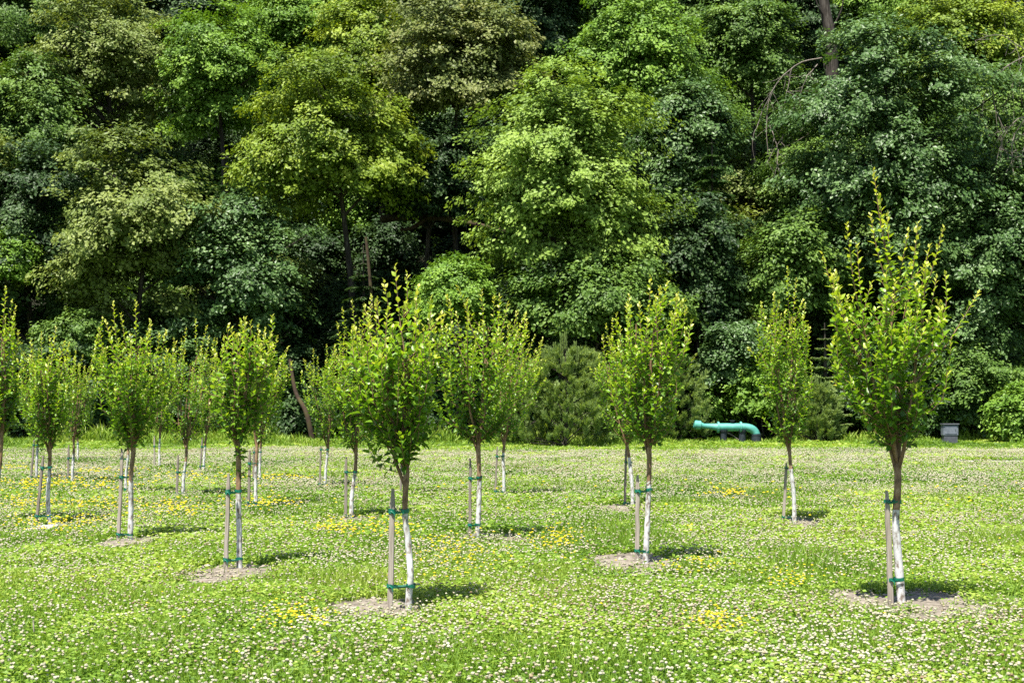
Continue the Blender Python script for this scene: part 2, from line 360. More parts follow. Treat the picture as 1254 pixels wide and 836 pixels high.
BANDS = [(7.2, 11, 1.0), (11, 15, .9), (15, 20, .58), (20, 27, .32), (27, 38, .17), (38, 55, .085), (55, 76, .05), (76, 89, .07)]
grass = MB()
for (y0, y1, q) in BANDS:
    ym = (y0 + y1) / 2; g = max(1.0, (ym / 12.0)) ** 0.85
    # clover leaflets and broad herbs
    x, y = scatter(y0, y1, 2300 * q)
    keep = rng.random(len(x)) > soil_mask(x, y) * 0.97
    x, y = x[keep], y[keep]; n = len(x)
    pat = fbm(x / 0.8, y / 1.2, 51); big = fbm(x / 4, y / 6, 52)
    h = (0.01 + 0.09 * rng.random(n)) * (0.35 + 1.5 * np.clip(pat - .1, 0, 1)) * soil_low(x, y) * (1 + .6 * np.clip((y - 76) / 5, 0, 1)) * g ** .1
    P = np.stack([x, y, ground_z(x, y) + h], -1)
    N = unit(np.stack([rng.normal(0, .42, n), rng.normal(-.12, .42, n), np.ones(n)], -1))
    th = rng.random(n) * 6.283; A = np.stack([np.cos(th), np.sin(th), rng.normal(0, .15, n)], -1)
    L = rng.uniform(.022, .046, n) * g; 
    t = np.clip(0.54 + 0.6 * (pat - .5) + 1.1 * (big - .5) + rng.normal(0, .22, n), 0, 1)
    quads(grass, P, A, N, L, L * rng.uniform(.6, .85, n), t)
    # blades
    x, y = scatter(y0, y1, 1700 * q)
    keep = rng.random(len(x)) > soil_mask(x, y) * 0.985
    x, y = x[keep], y[keep]; n = len(x)
    pat = fbm(x / 0.9, y / 1.4, 61); big = fbm(x / 5, y / 7, 62)
    tall = np.clip((fbm(x / 1.7, y / 2.4, 63) - .5) * 4, 0, 1) * np.clip((y - 7) / 7, .25, 1)
    h = rng.uniform(.04, .125, n) * (0.5 + .9 * pat + 1.0 * tall) * g ** .08 * soil_low(x, y) * (1 + 1.0 * np.clip((y - 77) / 5, 0, 1)) * (1 + 3.2 * np.clip((fbm(x / 2.2, y / 2.2, 65) - .52) * 4, 0, 1) * np.clip((y - 75) / 4, 0, 1) * np.clip((abs(x - 12.2) - 2.6) / 2, 0, 1) * np.clip((abs(x - 24.6) - 1.2) / 1.5, .1, 1))
    w = rng.uniform(.004, .011, n) * g * (1 + np.clip((y - 77) / 5, 0, 1))
    th = rng.random(n) * 6.283; sx, sy = np.cos(th), np.sin(th)
    lean = rng.uniform(.1, .75, n) * h; ph = rng.random(n) * 6.283
    B = np.stack([x, y, ground_z(x, y) - .005], -1); side = np.stack([sx * w / 2, sy * w / 2, 0 * w], -1)
    mid = B + np.stack([np.cos(ph) * lean * .35, np.sin(ph) * lean * .35, h * .6], -1); tip = B + np.stack([np.cos(ph) * lean, np.sin(ph) * lean, h], -1)
    V = np.stack([B - side, B + side, mid + side * .8, mid - side * .8, tip], 1).reshape(-1, 3)
    b = (np.arange(n) * 5)[:, None]; base = grass.n
    t = np.clip(0.56 + .5 * (pat - .5) + .8 * (big - .5) + rng.normal(0, .15, n) + .15 * np.clip((y - 77) / 5, 0, 1), 0, 1)
    grass.add(V, b + np.array([[0, 1, 2, 3]]), t)
    grass.f.append((b + np.array([[3, 2, 4]]) + base).astype(np.int32)); grass.t.append(t.astype(np.float32)); grass.m.append(np.zeros(n, np.int32))
# the long grass in the lee of each planted tree (the mower keeps off the stakes)
tag(grass.build('grass', M['grass']), 'short green meadow turf of grass and clover leaves', 'grass', kind='stuff')

phi = (1 + 5 ** .5) / 2
ICO_V = unit(np.array([[-1, phi, 0], [1, phi, 0], [-1, -phi, 0], [1, -phi, 0], [0, -1, phi], [0, 1, phi], [0, -1, -phi], [0, 1, -phi], [phi, 0, -1], [phi, 0, 1], [-phi, 0, -1], [-phi, 0, 1]], float))
ICO_F = np.array([[0, 11, 5], [0, 5, 1], [0, 1, 7], [0, 7, 10], [0, 10, 11], [1, 5, 9], [5, 11, 4], [11, 10, 2], [10, 7, 6], [7, 1, 8], [3, 9, 4], [3, 4, 2], [3, 2, 6], [3, 6, 8], [3, 8, 9], [4, 9, 5], [2, 4, 11], [6, 2, 10], [8, 6, 7], [9, 8, 1]])
OCT_V = np.array([[1, 0, 0], [0, 1, 0], [-1, 0, 0], [0, -1, 0], [0, 0, 1], [0, 0, -1]], float)
OCT_F = np.array([[0, 1, 4], [1, 2, 4], [2, 3, 4], [3, 0, 4], [1, 0, 5], [2, 1, 5], [3, 2, 5], [0, 3, 5]])

def heads(mb, x, y, h, r, V0, F0, t0, jit=.3, squash=.85, under=0.35):
    n = len(x); k = len(V0)
    V = V0[None] * r[:, None, None] * rng.uniform(1 - jit, 1 + jit, (n, k, 1)) * np.array([1, 1, squash])
    V = V + np.stack([x, y, ground_z(x, y) + h], -1)[:, None]
    f = (np.arange(n) * k)[:, None, None] + F0[None]
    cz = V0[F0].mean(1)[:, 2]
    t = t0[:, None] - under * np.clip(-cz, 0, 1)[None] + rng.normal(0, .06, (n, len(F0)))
    mb.add(V.reshape(-1, 3), f.reshape(-1, 3), np.clip(t, 0, 1).ravel())

clover = MB(); CL_BANDS = [(7.4, 12, 330, .98), (12, 17, 280, .98), (17, 24, 220, 1.1), (24, 34, 160, 1.3), (34, 50, 105, 1.6), (50, 78, 70, 1.95)]
for (y0, y1, dn, g) in CL_BANDS:
    x, y = scatter(y0, y1, dn)
    keep = rng.random(len(x)) < clover_field(x, y) * (1 - soil_mask(x, y))
    x, y = x[keep], y[keep]; n = len(x)
    r = rng.uniform(.0085, .0145, n) * g; h = rng.uniform(.07, .16, n) * g ** .25
    t0 = np.clip(0.80 + .8 * (fbm(x / 1.2, y / 1.2, 71) - .52) + rng.normal(0, .26, n), .08, 1)
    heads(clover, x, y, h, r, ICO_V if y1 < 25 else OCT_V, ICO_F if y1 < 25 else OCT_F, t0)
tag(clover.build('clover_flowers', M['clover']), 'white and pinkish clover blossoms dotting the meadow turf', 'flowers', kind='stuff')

YEL = [(328, 628, 34, 6), (95, 601, 60, 6), (45, 600, 40, 5), (100, 650, 70, 6), (55, 657, 50, 8), (682, 674, 28, 12), (893, 613, 24, 5), (480, 660, 34, 12), (360, 772, 45, 14),
       (235, 590, 70, 6), (850, 704, 50, 8), (880, 778, 34, 10), (975, 722, 40, 10), (330, 592, 60, 4), (120, 583, 60, 3), (20, 578, 40, 3), (420, 660, 40, 8), (560, 695, 60, 20), (215, 635, 45, 8), (120, 628, 60, 8), (40, 625, 40, 6)]
yel = MB(); xs, ys = [], []
for (px, py, rx, ry) in YEL:
    n = int(30 + rx * ry / 4.8)
    if rx * ry > 360: n = int(n * .6)
    pxs = px + rng.normal(0, rx * .62, n); pys = np.clip(py + rng.normal(0, ry * .7, n), 560, 830)
    Y = EYE * F / (pys - HOR); xs.append((pxs - W0 / 2) * Y / F); ys.append(Y)
x2, y2 = scatter(8, 34, 0.55); xs.append(x2); ys.append(y2)
x = np.concatenate(xs); y = np.concatenate(ys); n = len(x)
keep = rng.random(n) > soil_mask(x, y); x, y = x[keep], y[keep]; n = len(x)
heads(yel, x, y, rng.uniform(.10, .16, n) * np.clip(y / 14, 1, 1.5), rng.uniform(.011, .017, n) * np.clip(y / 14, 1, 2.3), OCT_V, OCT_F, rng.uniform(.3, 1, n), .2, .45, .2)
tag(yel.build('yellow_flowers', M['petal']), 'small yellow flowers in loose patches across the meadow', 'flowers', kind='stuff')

# ------------------------------------------------------------------ the young trees with their stakes
def interp_path(pts, n):
    P = np.asarray(pts, float); d = np.concatenate([[0], np.cumsum(np.linalg.norm(np.diff(P, axis=0), axis=1))])
    u = np.linspace(0, d[-1], n)
    # Catmull-Rom through the points
    out = []
    for q in u:
        i = min(max(np.searchsorted(d, q) - 1, 0), len(P) - 2); t = (q - d[i]) / (d[i + 1] - d[i] + 1e-9)
        p0 = P[max(i - 1, 0)]; p1 = P[i]; p2 = P[i + 1]; p3 = P[min(i + 2, len(P) - 1)]
        out.append(0.5 * (2 * p1 + (p2 - p0) * t + (2 * p0 - 5 * p1 + 4 * p2 - p3) * t ** 2 + (3 * p1 - p0 - 3 * p2 + p3) * t ** 3))
    return np.array(out)

def young_tree(base, trunk, paint, prof, tips, label, nsh=46, rad=.046, seed=0, limbs=6, leaf=.089, bare=0.0, extra=(), low=()):
    """base: px of the trunk foot; trunk: px points up to the fork; paint: px row where the lime wash ends;
    prof: rows (py, left, right) of the crown; tips: px of the long leading shoots"""
    r = np.random.default_rng(seed + 1000)
    X, Y = field(*base); s = Y / F
    root = empty('young_tree', (X, Y, gz(X, Y)))
    tag(root, label, 'tree', 'young whitewashed trees in the meadow')
    def loc(px, py, dy=0.0): return np.array([(px - base[0]) * s, dy, (base[1] - py) * s])
    T = [loc(base[0], base[1]) - np.array([0, 0, .05])] + [loc(px, py, r.normal(0, .012)) for px, py in trunk]
    TP = interp_path(T, 26); fork = TP[-1]
    zt = TP[:, 2]; zp = (base[1] - paint) * s
    mb = MB(); R = rad * .78 * (1 - .2 * np.linspace(0, 1, 26)) * (1 + .05 * r.normal(size=26)); R[0:2] *= 1.2
    n = 12
    before = len(mb.f); mb.tube(TP, R, n)
    zf = np.repeat((zt[:-1] + zt[1:]) / 2, n)
    mb.t[before] = np.clip(0.5 + (zp - zf) * 6, 0, 1).astype(np.float32)
    for k in range(before + 1, len(mb.t)): mb.t[k][:] = 0 if k > before + 1 else 1
    prof = sorted(prof, key=lambda q: -q[0])
    pz = np.array([(base[1] - q[0]) * s for q in prof]); pc = np.array([((q[1] + q[2]) / 2 - base[0]) * s for q in prof]); pr = np.array([(q[2] - q[1]) / 2 * s * 1.2 for q in prof])
    z0, z1 = pz[0], pz[-1]; hgt = z1 - z0
    C = lambda z: np.interp(z, pz, pc); RR = lambda z: np.interp(z, pz, pr) * float(np.interp((z - z0) / hgt, [0, .25, .6, 1], [.78, .92, 1.04, 1.08]))
    bms = [MB() for _ in range(limbs)]; paths = []
    for k in range(limbs):
        a = (k + r.uniform(-.3, .3)) * 2 * math.pi / limbs; ze = z0 + hgt * r.uniform(.5, .8)
        if k == 0: ze = z0 + hgt * .85
        q = .45 if k else .08
        e = np.array([C(ze) + RR(ze) * q * math.cos(a), RR(ze) * q * math.sin(a), ze])
        zm = fork[2] + (ze - fork[2]) * .35
        m = np.array([C(zm) * .6 + fork[0] * .4 + RR(zm) * q * .8 * math.cos(a), RR(zm) * q * .8 * math.sin(a), zm])
        st = TP[-1 - (k % 4)] if k else fork
        p = interp_path([st, (st * .45 + m * .55) + r.normal(0, .015, 3), m, (m + e) / 2 + r.normal(0, .03, 3), e], 14)
        bms[k].tube(p, np.linspace(rad * (.62 if k == 0 else .4), .007, 14), 7); paths.append(p)
    # the trunk swells a little where the limbs leave it
    leafP, leafA, leafN, leafL, leafT = [], [], [], [], []
    def shoot(end, start, k, bend, dense=1.0, young=0.0):
        end = np.asarray(end); d = end - start; ln = np.linalg.norm(d)
        mid = start + d * .5 + bend
        m = max(6, int(ln / .09)); p = interp_path([start, mid, end], m)
        bms[k].tube(p, np.linspace(max(.0045, .0075 * min(ln, 1.2)), .0022, m), 4, cap=False)
        nl = max(4, int(ln * .9 / .0235 * dense)); t = np.linspace(.14, 1.0, nl) + r.normal(0, .006, nl)
        t = np.clip(t, .05, 1)
        idx = t * (m - 1); i = np.minimum(idx.astype(int), m - 2); fr = (idx - i)[:, None]
        q = p[i] * (1 - fr) + p[i + 1] * fr; tg = unit(p[i + 1] - p[i])
        ph = np.arange(nl) * 2.4 + r.random() * 6.28 + r.normal(0, .35, nl)
        ref = np.array([0.31, 0.95, 0.05]); a1 = unit(np.cross(tg, ref)); a2 = np.cross(tg, a1)
        rad_ = a1 * np.cos(ph)[:, None] + a2 * np.sin(ph)[:, None]
        open_ = np.clip(1.25 - t, .15, 1)[:, None]
        A = unit(tg * (.55 + .6 * t[:, None] ** 3) + rad_ * (.95 * open_ + .25) + np.array([0, 0, .18]))
        N = unit(np.cross(np.cross(A, np.array([0, 0, 1.0]) + r.normal(0, .28, (nl, 3))), A) + r.normal(0, .22, (nl, 3)))
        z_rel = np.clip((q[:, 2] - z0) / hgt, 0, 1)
        L = leaf * r.uniform(.7, 1.12, nl) * (1 - .42 * t ** 4) * (1.06 - .22 * z_rel)
        T_ = np.clip(.06 + .32 * t ** 2 + .46 * z_rel + young + .2 * (t > .86) + r.normal(0, .12, nl), 0, 1)  # paler young leaves toward shoot tips; the height term paints shade low in the crown
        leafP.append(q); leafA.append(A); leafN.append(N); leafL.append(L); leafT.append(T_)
    def start_on(k, z):
        p = paths[k]; z = min(max(z, p[1][2]), p[-1][2] - .02); i = int(np.argmin(abs(p[:, 2] - z))); return p[i]
    for j in range(nsh):
        u = r.random() ** .8; ze = z0 + hgt * (0.05 + .83 * u)
        a = r.random() * 6.283; rho = RR(ze) * math.sqrt(r.uniform(.35, 1.0)) * (1.22 if r.random() < .18 else .97)
        e = np.array([C(ze) + rho * math.cos(a), rho * math.sin(a) * .95, ze + (r.uniform(.12, .3) if r.random() < .25 else r.uniform(-.04, .1))])
        ks = [np.linalg.norm(start_on(k, ze - .4)[:2] - e[:2]) + r.uniform(0, .1) for k in range(limbs)]
        k = int(np.argmin(ks)); st = start_on(k, ze - r.uniform(.3, .75) * min(1.0, hgt / 2.2))
        if ze < z0 + hgt * .2: st = start_on(k, fork[2] + r.uniform(.0, .3))
        out = np.array([math.cos(a), math.sin(a), 0]) * RR(ze) * .22
        shoot(e, st, k, out + np.array([0, 0, -.04]), 1.0)
    # short leafy spurs fill the inside of the crown
    for j in range(int(nsh * 1.25)):
        k = int(r.integers(limbs)); p = paths[k]; i = int(r.integers(3, 14)); st = p[i]
        a = r.random() * 6.283; ze = st[2] + r.uniform(.02, .26)
        rho = min(RR(ze) * .75, r.uniform(.1, .3))
        shoot(st + np.array([math.cos(a) * rho, math.sin(a) * rho, ze - st[2]]), st, k, np.zeros(3), 1.15, -.1)
    for j in range(9):                           # free wands at the top, some short and some long
        a = (j + r.random()) * 6.283 / 9; ze = z1 - hgt * r.uniform(.02, .3) + r.exponential(.09); rho = RR(ze) * r.uniform(.55, 1.12)
        e = np.array([C(ze) + rho * math.cos(a), rho * math.sin(a), ze]); dd = [np.linalg.norm(start_on(k, ze - .7)[:2] - e[:2]) for k in range(limbs)]; k = int(np.argmin(dd))
        st = start_on(k, ze - r.uniform(.6, .9)); shoot(e, st, k, (e - st) * np.array([.2, .2, 0]), .75, .1)
    for (px, py) in tips:
        e = loc(px, py, r.normal(0, .06)); st = start_on(int(r.integers(limbs)), e[2] - r.uniform(.75, 1.05))
        dd = [np.linalg.norm(start_on(k, e[2] - .85)[[0, 2]] - e[[0, 2]]) for k in range(limbs)]; k = int(np.argmin(dd)); st = start_on(k, e[2] - r.uniform(.7, .95))
        shoot(e, st, k, (e - st) * np.array([.12, .12, 0]) , .8, .12)
    for (ax, ay, px, py) in extra:
        e = loc(px, py, r.normal(0, .1)); st = loc(ax, ay, 0.0); k = int(np.argmin([np.min(np.linalg.norm(p - st, axis=1)) for p in paths])); p = paths[k]
        st = p[int(np.argmin(np.linalg.norm(p - st, axis=1)))]
        shoot(e, st, k, np.array([0, 0, -.06]), .85, .12)
    for (ax, ay, n_) in low:                     # water shoots low on the trunk
        bms.append(MB())
        for q in range(n_):
            st = loc(ax, ay); a = r.random() * 6.28
            shoot(st + np.array([math.cos(a) * .1, math.sin(a) * .1, r.uniform(-.08, .12)]), st, len(bms) - 1, np.zeros(3), 1.0, -.05)
    mb.build('trunk', M['trunk'], root, smooth=True)
    for b in bms: b.build('branch', M['twig'], root, smooth=True)
    P = np.concatenate(leafP); A = np.concatenate(leafA); N = np.concatenate(leafN); L = np.concatenate(leafL); Tn = np.concatenate(leafT)
    # nothing grows below the crown
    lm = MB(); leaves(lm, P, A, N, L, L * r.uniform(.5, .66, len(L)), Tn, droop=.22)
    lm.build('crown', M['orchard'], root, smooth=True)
    return root

def stake(foot, top, ties, trunk_x, label, Y=None, width=.036, mat='stake'):
    """ties: rows (py, px of the trunk there)"""
    x, Yf = field(*foot); Y = Yf if Y is None else Y; s = Y / F
    x = (foot[0] - W0 / 2) * s; z = gz(x, Y); h = (foot[1] - top[1]) * s; dx = (top[0] - foot[0]) * s
    r = np.random.default_rng(int(foot[0] * 7 + foot[1]))
    mb = MB(); n = 9; w = width / 2
    rings = []
    for i in range(n):
        t = i / (n - 1); ww = w * (1 - .12 * t) * (0.55 if i == n - 1 else 1)
        c = np.array([dx * t + r.normal(0, .002), 0, -.15 + (h + .15) * t])
        e = ww * .25
        rings.append(np.array([[-ww, -ww + e, 0], [-ww + e, -ww, 0], [ww - e, -ww, 0], [ww, -ww + e, 0], [ww, ww - e, 0], [ww - e, ww, 0], [-ww + e, ww, 0], [-ww, ww - e, 0]]) + c)
    V = np.concatenate(rings); f = [[i * 8 + j, i * 8 + (j + 1) % 8, i * 8 + 8 + (j + 1) % 8, i * 8 + 8 + j] for i in range(n - 1) for j in range(8)]
    mb.add(V, f); mb.add(V[-8:], [[0, 1, 2, 3, 4, 5, 6, 7]])
    o = mb.build('wooden_stake', M[mat], loc=(x, Y, z))
    tag(o, label, 'stake', 'wooden stakes tied to the young trees')
    for (py, tx, tr) in ties:
        zz = (foot[1] - py) * s; sx = dx * zz / h; txx = (tx - foot[0]) * s; tb = MB(); hb = .026
        def ring(cx, cy, rad_, z_, hh):
            a = np.linspace(0, 2 * math.pi, 19)[:-1]
            p = np.stack([cx + rad_ * np.cos(a), cy + rad_ * np.sin(a), np.zeros(18)], -1)
            wob = .004 * np.sin(a * 2 + r.random() * 6)
            Vv = np.concatenate([p + np.array([0, 0, z_ - hh]) + wob[:, None] * [0, 0, 1], p + np.array([0, 0, z_ + hh]) + wob[:, None] * [0, 0, 1]])
            j = np.arange(18); tb.add(Vv, np.stack([j, (j + 1) % 18, (j + 1) % 18 + 18, j + 18], -1))
        hb = float(r.uniform(.014, .022)); ring(sx, 0, w * 1.32, zz, hb * r.uniform(.7, 1.2)); ring(txx, 0, tr * .78 + .006, zz + r.normal(0, .008), hb * r.uniform(.6, 1.1)); 
        for sg in (-1, 1):                       # the two twisted lengths between stake and trunk
            m = 9; t = np.linspace(0, 1, m); px_ = sx + (txx - sx) * t; tw = sg * t * math.pi * 1.0
            cz = zz + .004 * t - .012 * np.sin(math.pi * t); yy = sg * (-w * 1.25 + (w * 1.25 - (tr + .005)) * t) * np.cos(math.pi * t * .0)
            hh = hb * (1 - .45 * np.sin(math.pi * t))
            Vv = np.concatenate([np.stack([px_, yy + .4 * hh * np.sin(tw), cz - hh * abs(np.cos(tw * .35))], -1), np.stack([px_, yy - .4 * hh * np.sin(tw), cz + hh * abs(np.cos(tw * .35))], -1)])
            j = np.arange(m - 1); tb.add(Vv, np.stack([j, j + 1, j + m + 1, j + m], -1))
        tb.tube([[sx - .008, -w * 1.4, zz], [sx + .02, -w * 1.9, zz - .012], [sx + .026, -w * 1.8, zz - .045]], [.008, .006, .004], 5)   # the knot
        tb.build('tie', M['tie'], o, smooth=True)
    return o

# --- nearest four
young_tree((1105, 743), [(1101, 690), (1097, 640), (1099, 595), (1100, 565)], 622,
           [(555, 1075, 1125), (520, 1040, 1140), (470, 1022, 1152), (410, 1026, 1152), (365, 1026, 1154), (325, 1044, 1136)],
           [(1068, 210), (1036, 275), (1088, 262), (1128, 272), (1154, 280), (1010, 310), (1108, 285), (1066, 262), (1076, 240), (1048, 300), (1140, 300), (1020, 335)],
           'tallest young tree, right foreground, with a long shoot leaning out to the right', nsh=70, rad=.050, seed=1,
           extra=[(1130, 470, 1206, 356), (1060, 480, 1016, 425), (1060, 490, 1022, 468)], limbs=7)
stake((1092, 743), (1086, 600), [(613, 1098, .048), (709, 1101, .054)], 0, 'pale stake beside the tallest young tree in the right foreground', width=.046)
young_tree((500, 749), [(501, 724), (503, 706), (500, 668), (496, 630), (497, 596), (498, 576)], 628,
           [(575, 474, 508), (540, 446, 528), (490, 430, 545), (440, 432, 542), (400, 440, 530), (365, 455, 512)],
           [(484, 327), (470, 345), (512, 352), (446, 375), (497, 372), (530, 395), (460, 368)],
           'young tree with a crooked white trunk, nearest the camera left of centre', nsh=66, rad=.040, seed=2, limbs=6,
           extra=[(520, 440, 540, 385)])
stake((477, 749), (481, 598), [(626, 496, .042), (717, 503, .046)], 0, 'pale stake tied to the crooked white trunk nearest the camera', width=.05)
young_tree((790, 693), [(792, 655), (794, 610), (795, 575), (795, 548)], 592,
           [(556, 780, 812), (520, 762, 830), (470, 750, 842), (420, 755, 838), (385, 768, 832), (355, 785, 825)],
           [(797, 340), (818, 345), (770, 362), (829, 365), (808, 352), (783, 372)],
           'young tree right of centre whose white trunk rises from a pale bare soil patch', nsh=62, rad=.044, seed=3,
           extra=[(810, 500, 851, 436)])
stake((780, 693), (781, 582), [(601, 795, .042), (674, 791, .046)], 0, 'upright grey stake standing in the bare soil patch right of centre', width=.05)
young_tree((293, 699), [(293, 660), (292, 615), (292, 570), (291, 540)], 606,
           [(552, 280, 306), (520, 270, 322), (480, 262, 335), (440, 266, 336), (415, 278, 330), (398, 288, 322)],
           [(300, 392), (285, 405), (318, 408), (330, 425)],
           'young tree with leafy tufts sprouting from its stem just above the white paint', nsh=46, rad=.043, seed=4,
           low=[(292, 562, 5), (292, 582, 4)], limbs=5)
stake((276, 701), (280, 580), [(603, 292, .044), (686, 293, .048)], 0, 'pale stake beside the young tree with the long leafy stem', width=.046)
# --- second rank
young_tree((584, 663), [(586, 630), (587, 590), (586, 560), (586, 545)], 588,
           [(552, 572, 600), (520, 552, 622), (470, 540, 640), (430, 540, 645), (400, 548, 640), (375, 560, 625)],
           [(560, 352), (548, 365), (590, 358), (622, 372), (643, 385), (605, 365), (570, 375)],
           'broad young tree at the centre with many long pale shoots', nsh=70, rad=.047, seed=5)
stake((575, 663), (576, 562), [(586, 587, .044), (643, 585, .048)], 0, 'stake of the broad young tree at the centre', mat='stake_dark', width=.043)
young_tree((159, 663), [(160, 625), (161, 580), (163, 555), (163, 545)], 586,
           [(553, 150, 176), (520, 132, 195), (480, 120, 208), (440, 120, 212), (412, 128, 205), (395, 140, 190)],
           [(168, 370), (150, 385), (130, 392), (182, 395), (203, 405), (120, 402)],
           'young tree at left with a broad round crown and forked stem', nsh=66, rad=.049, seed=6,
           extra=[(165, 540, 186, 470)])
stake((144, 663), (150, 552), [(583, 161, .046), (653, 159, .05)], 0, 'leaning stake beside the young tree with the broad round crown at left', width=.046)
young_tree((61, 643), [(59, 610), (61, 575), (61, 550)], 574,
           [(552, 50, 72), (520, 34, 84), (480, 26, 90), (445, 30, 86), (420, 38, 78)],
           [(70, 400), (50, 408), (38, 422), (84, 420), (60, 412)],
           'young tree at far left whose white trunk stands in a pale sandy ring', nsh=54, rad=.045, seed=7)
stake((43, 644), (53, 557), [(572, 61, .042), (631, 61, .046)], 0, 'thin stake leaning to the right beside the sandy ring at far left', mat='stake_dark', width=.044)
young_tree((973, 642), [(972, 605), (968, 570), (967, 548)], 574,
           [(556, 958, 978), (525, 940, 986), (480, 925, 992), (430, 928, 990), (390, 942, 986), (360, 955, 980)],
           [(963, 330), (975, 342), (948, 360), (984, 368), (934, 380)],
           'slim young tree right of centre standing in front of the turquoise pipe', nsh=56, rad=.045, seed=8,
           extra=[(935, 470, 916, 425)])
stake((959, 641), (963, 567), [(573, 969, .042), (633, 973, .046)], 0, 'slanting stake of the slim young tree in front of the turquoise pipe', width=.045)
young_tree((430, 636), [(431, 605), (435, 575), (436, 548)], 577,
           [(556, 424, 448), (520, 404, 462), (470, 398, 468), (430, 408, 470), (400, 418, 462)],
           [(430, 368), (420, 378), (446, 372), (455, 362), (412, 395)],
           'young tree left of the crooked white trunk, its own stem bending right', nsh=60, rad=.045, seed=9)
stake((423, 636), (424, 559), [(577, 435, .042), (630, 431, .046)], 0, 'upright dark stake of the stem that bends right', mat='stake_dark', width=.05)
young_tree((775, 624), [(774, 595), (771, 565), (768, 545)], 560,
           [(552, 760, 780), (520, 742, 786), (470, 732, 782), (430, 738, 780), (410, 745, 775)],
           [(750, 392), (760, 400), (738, 412), (742, 398)],
           'young tree with a leaning white trunk just behind the one in the pale soil patch', nsh=40, rad=.046, seed=10,
           extra=[(745, 480, 722, 450)])
stake((765, 622), (767, 541), [(566, 772, .044), (616, 775, .046)], 0, 'dark stake beside the leaning white trunk right of centre', mat='stake_dark', width=.046)
# --- back ranks
young_tree((617, 609), [(617, 580), (616, 560), (618, 540)], 554,
           [(540, 608, 628), (515, 598, 646), (475, 598, 662), (440, 604, 664), (415, 610, 656)],
           [(632, 382), (645, 392), (622, 398), (655, 410)],
           'young tree half hidden on the right behind the broad central one', nsh=40, rad=.045, seed=11, extra=[(640, 480, 664, 440)])
stake((606, 609), (609, 546), [(558, 616, .042), (601, 617, .044)], 0, 'slanting dark stake seen right of the broad central tree', mat='stake_dark', width=.045)
young_tree((224, 609), [(225, 585), (228, 560), (228, 545)], 566,
           [(548, 218, 240), (515, 200, 258), (475, 198, 268), (435, 208, 268), (415, 218, 262)],
           [(240, 392), (228, 402), (254, 400), (262, 415), (212, 415)],
           'young tree standing alone between the round crowned tree and the long stemmed one', nsh=42, rad=.046, seed=12)
stake((216, 610), (218, 557), [(578, 226, .044), (604, 224, .044)], 0, 'dark stake left of the lone trunk between the round crowned and long stemmed trees', mat='stake_dark', width=.05)
young_tree((313, 623), [(313, 595), (314, 565), (315, 545)], 570,
           [(550, 306, 324), (520, 300, 340), (475, 298, 350), (440, 304, 350), (420, 312, 340)],
           [(326, 402), (340, 412), (312, 412), (352, 425)],
           'young tree half hidden to the right behind the long stemmed tree', nsh=40, rad=.046, seed=13, extra=[(330, 490, 352, 450)])
stake((304, 623), (306, 551), [(567, 314, .044), (614, 313, .044)], 0, 'dark stake right behind the long stemmed tree', mat='stake_dark', width=.05)
young_tree((398, 598), [(399, 575), (401, 555), (402, 545)], 553,
           [(545, 394, 412), (520, 382, 422), (480, 370, 425), (450, 374, 422), (435, 382, 414)],
           [(384, 428), (400, 422), (372, 440), (412, 428)],
           'small distant young tree left of the dark stem that bends right', nsh=36, rad=.045, seed=14)
stake((391, 600), (393, 546), [(550, 401, .042), (592, 399, .044)], 0, 'thin distant stake left of the dark stem that bends right', mat='stake_dark', width=.045)
young_tree((45, 589), [(45, 570), (46, 550), (47, 535)], 548,
           [(538, 36, 56), (515, 24, 66), (480, 18, 70), (455, 24, 66), (440, 30, 60)], [(30, 432), (48, 428), (60, 436)],
           'distant young tree behind and left of the one in the sandy ring', nsh=36, rad=.048, seed=15)
stake((37, 590), (42, 536), [(545, 45, .046), (584, 45, .046)], 0, 'distant stake behind the thin stake at the sandy ring', mat='stake_dark', width=.05)
young_tree((88, 593), [(89, 575), (90, 555), (90, 540)], 556,
           [(540, 82, 102), (515, 74, 112), (480, 74, 118), (455, 78, 114), (440, 84, 108)], [(92, 430), (102, 436), (112, 440), (80, 440)],
           'distant young tree to the right of the one in the sandy ring', nsh=36, rad=.047, seed=16)
stake((83, 591), (84, 545), [(561, 89, .046), (585, 88, .046)], 0, 'short distant stake to the right of the sandy ring', mat='stake_dark', width=.05)
young_tree((154, 606), [(154, 585), (157, 560), (157, 545)], 556,
           [(545, 150, 168), (515, 140, 185), (480, 135, 190), (450, 140, 185)], [(160, 425), (175, 430)],
           'young tree hidden directly behind the round crowned tree at left', nsh=34, rad=.046, seed=17)
stake((147, 606), (149, 549), [(562, 155, .044), (598, 154, .044)], 0, 'dark stake directly behind the leaning stake of the round crowned tree', mat='stake_dark', width=.05)
young_tree((195, 575), [(195, 560), (195, 545), (196, 530)], 536,
           [(535, 188, 205), (510, 180, 214), (480, 178, 218), (455, 184, 212)], [(198, 435), (208, 440), (188, 442)],
           'far young tree seen between the round crowned tree and the lone one', nsh=32, rad=.05, seed=18)
stake((189, 575), (189, 533), [(546, 195, .048), (571, 195, .048)], 0, 'far stake between the round crowned tree and the lone one', mat='stake', width=.055)
young_tree((249, 580), [(250, 562), (251, 545), (253, 530)], 546,
           [(530, 244, 262), (510, 236, 272), (475, 236, 278), (450, 242, 272)], [(252, 428), (264, 432)],
           'far young tree just right of the lone one, leaning', nsh=32, rad=.05, seed=19)
stake((244, 582), (248, 535), [(547, 251, .048), (571, 249, .048)], 0, 'far slanting stake just right of the lone trunk', mat='stake_dark', width=.05)
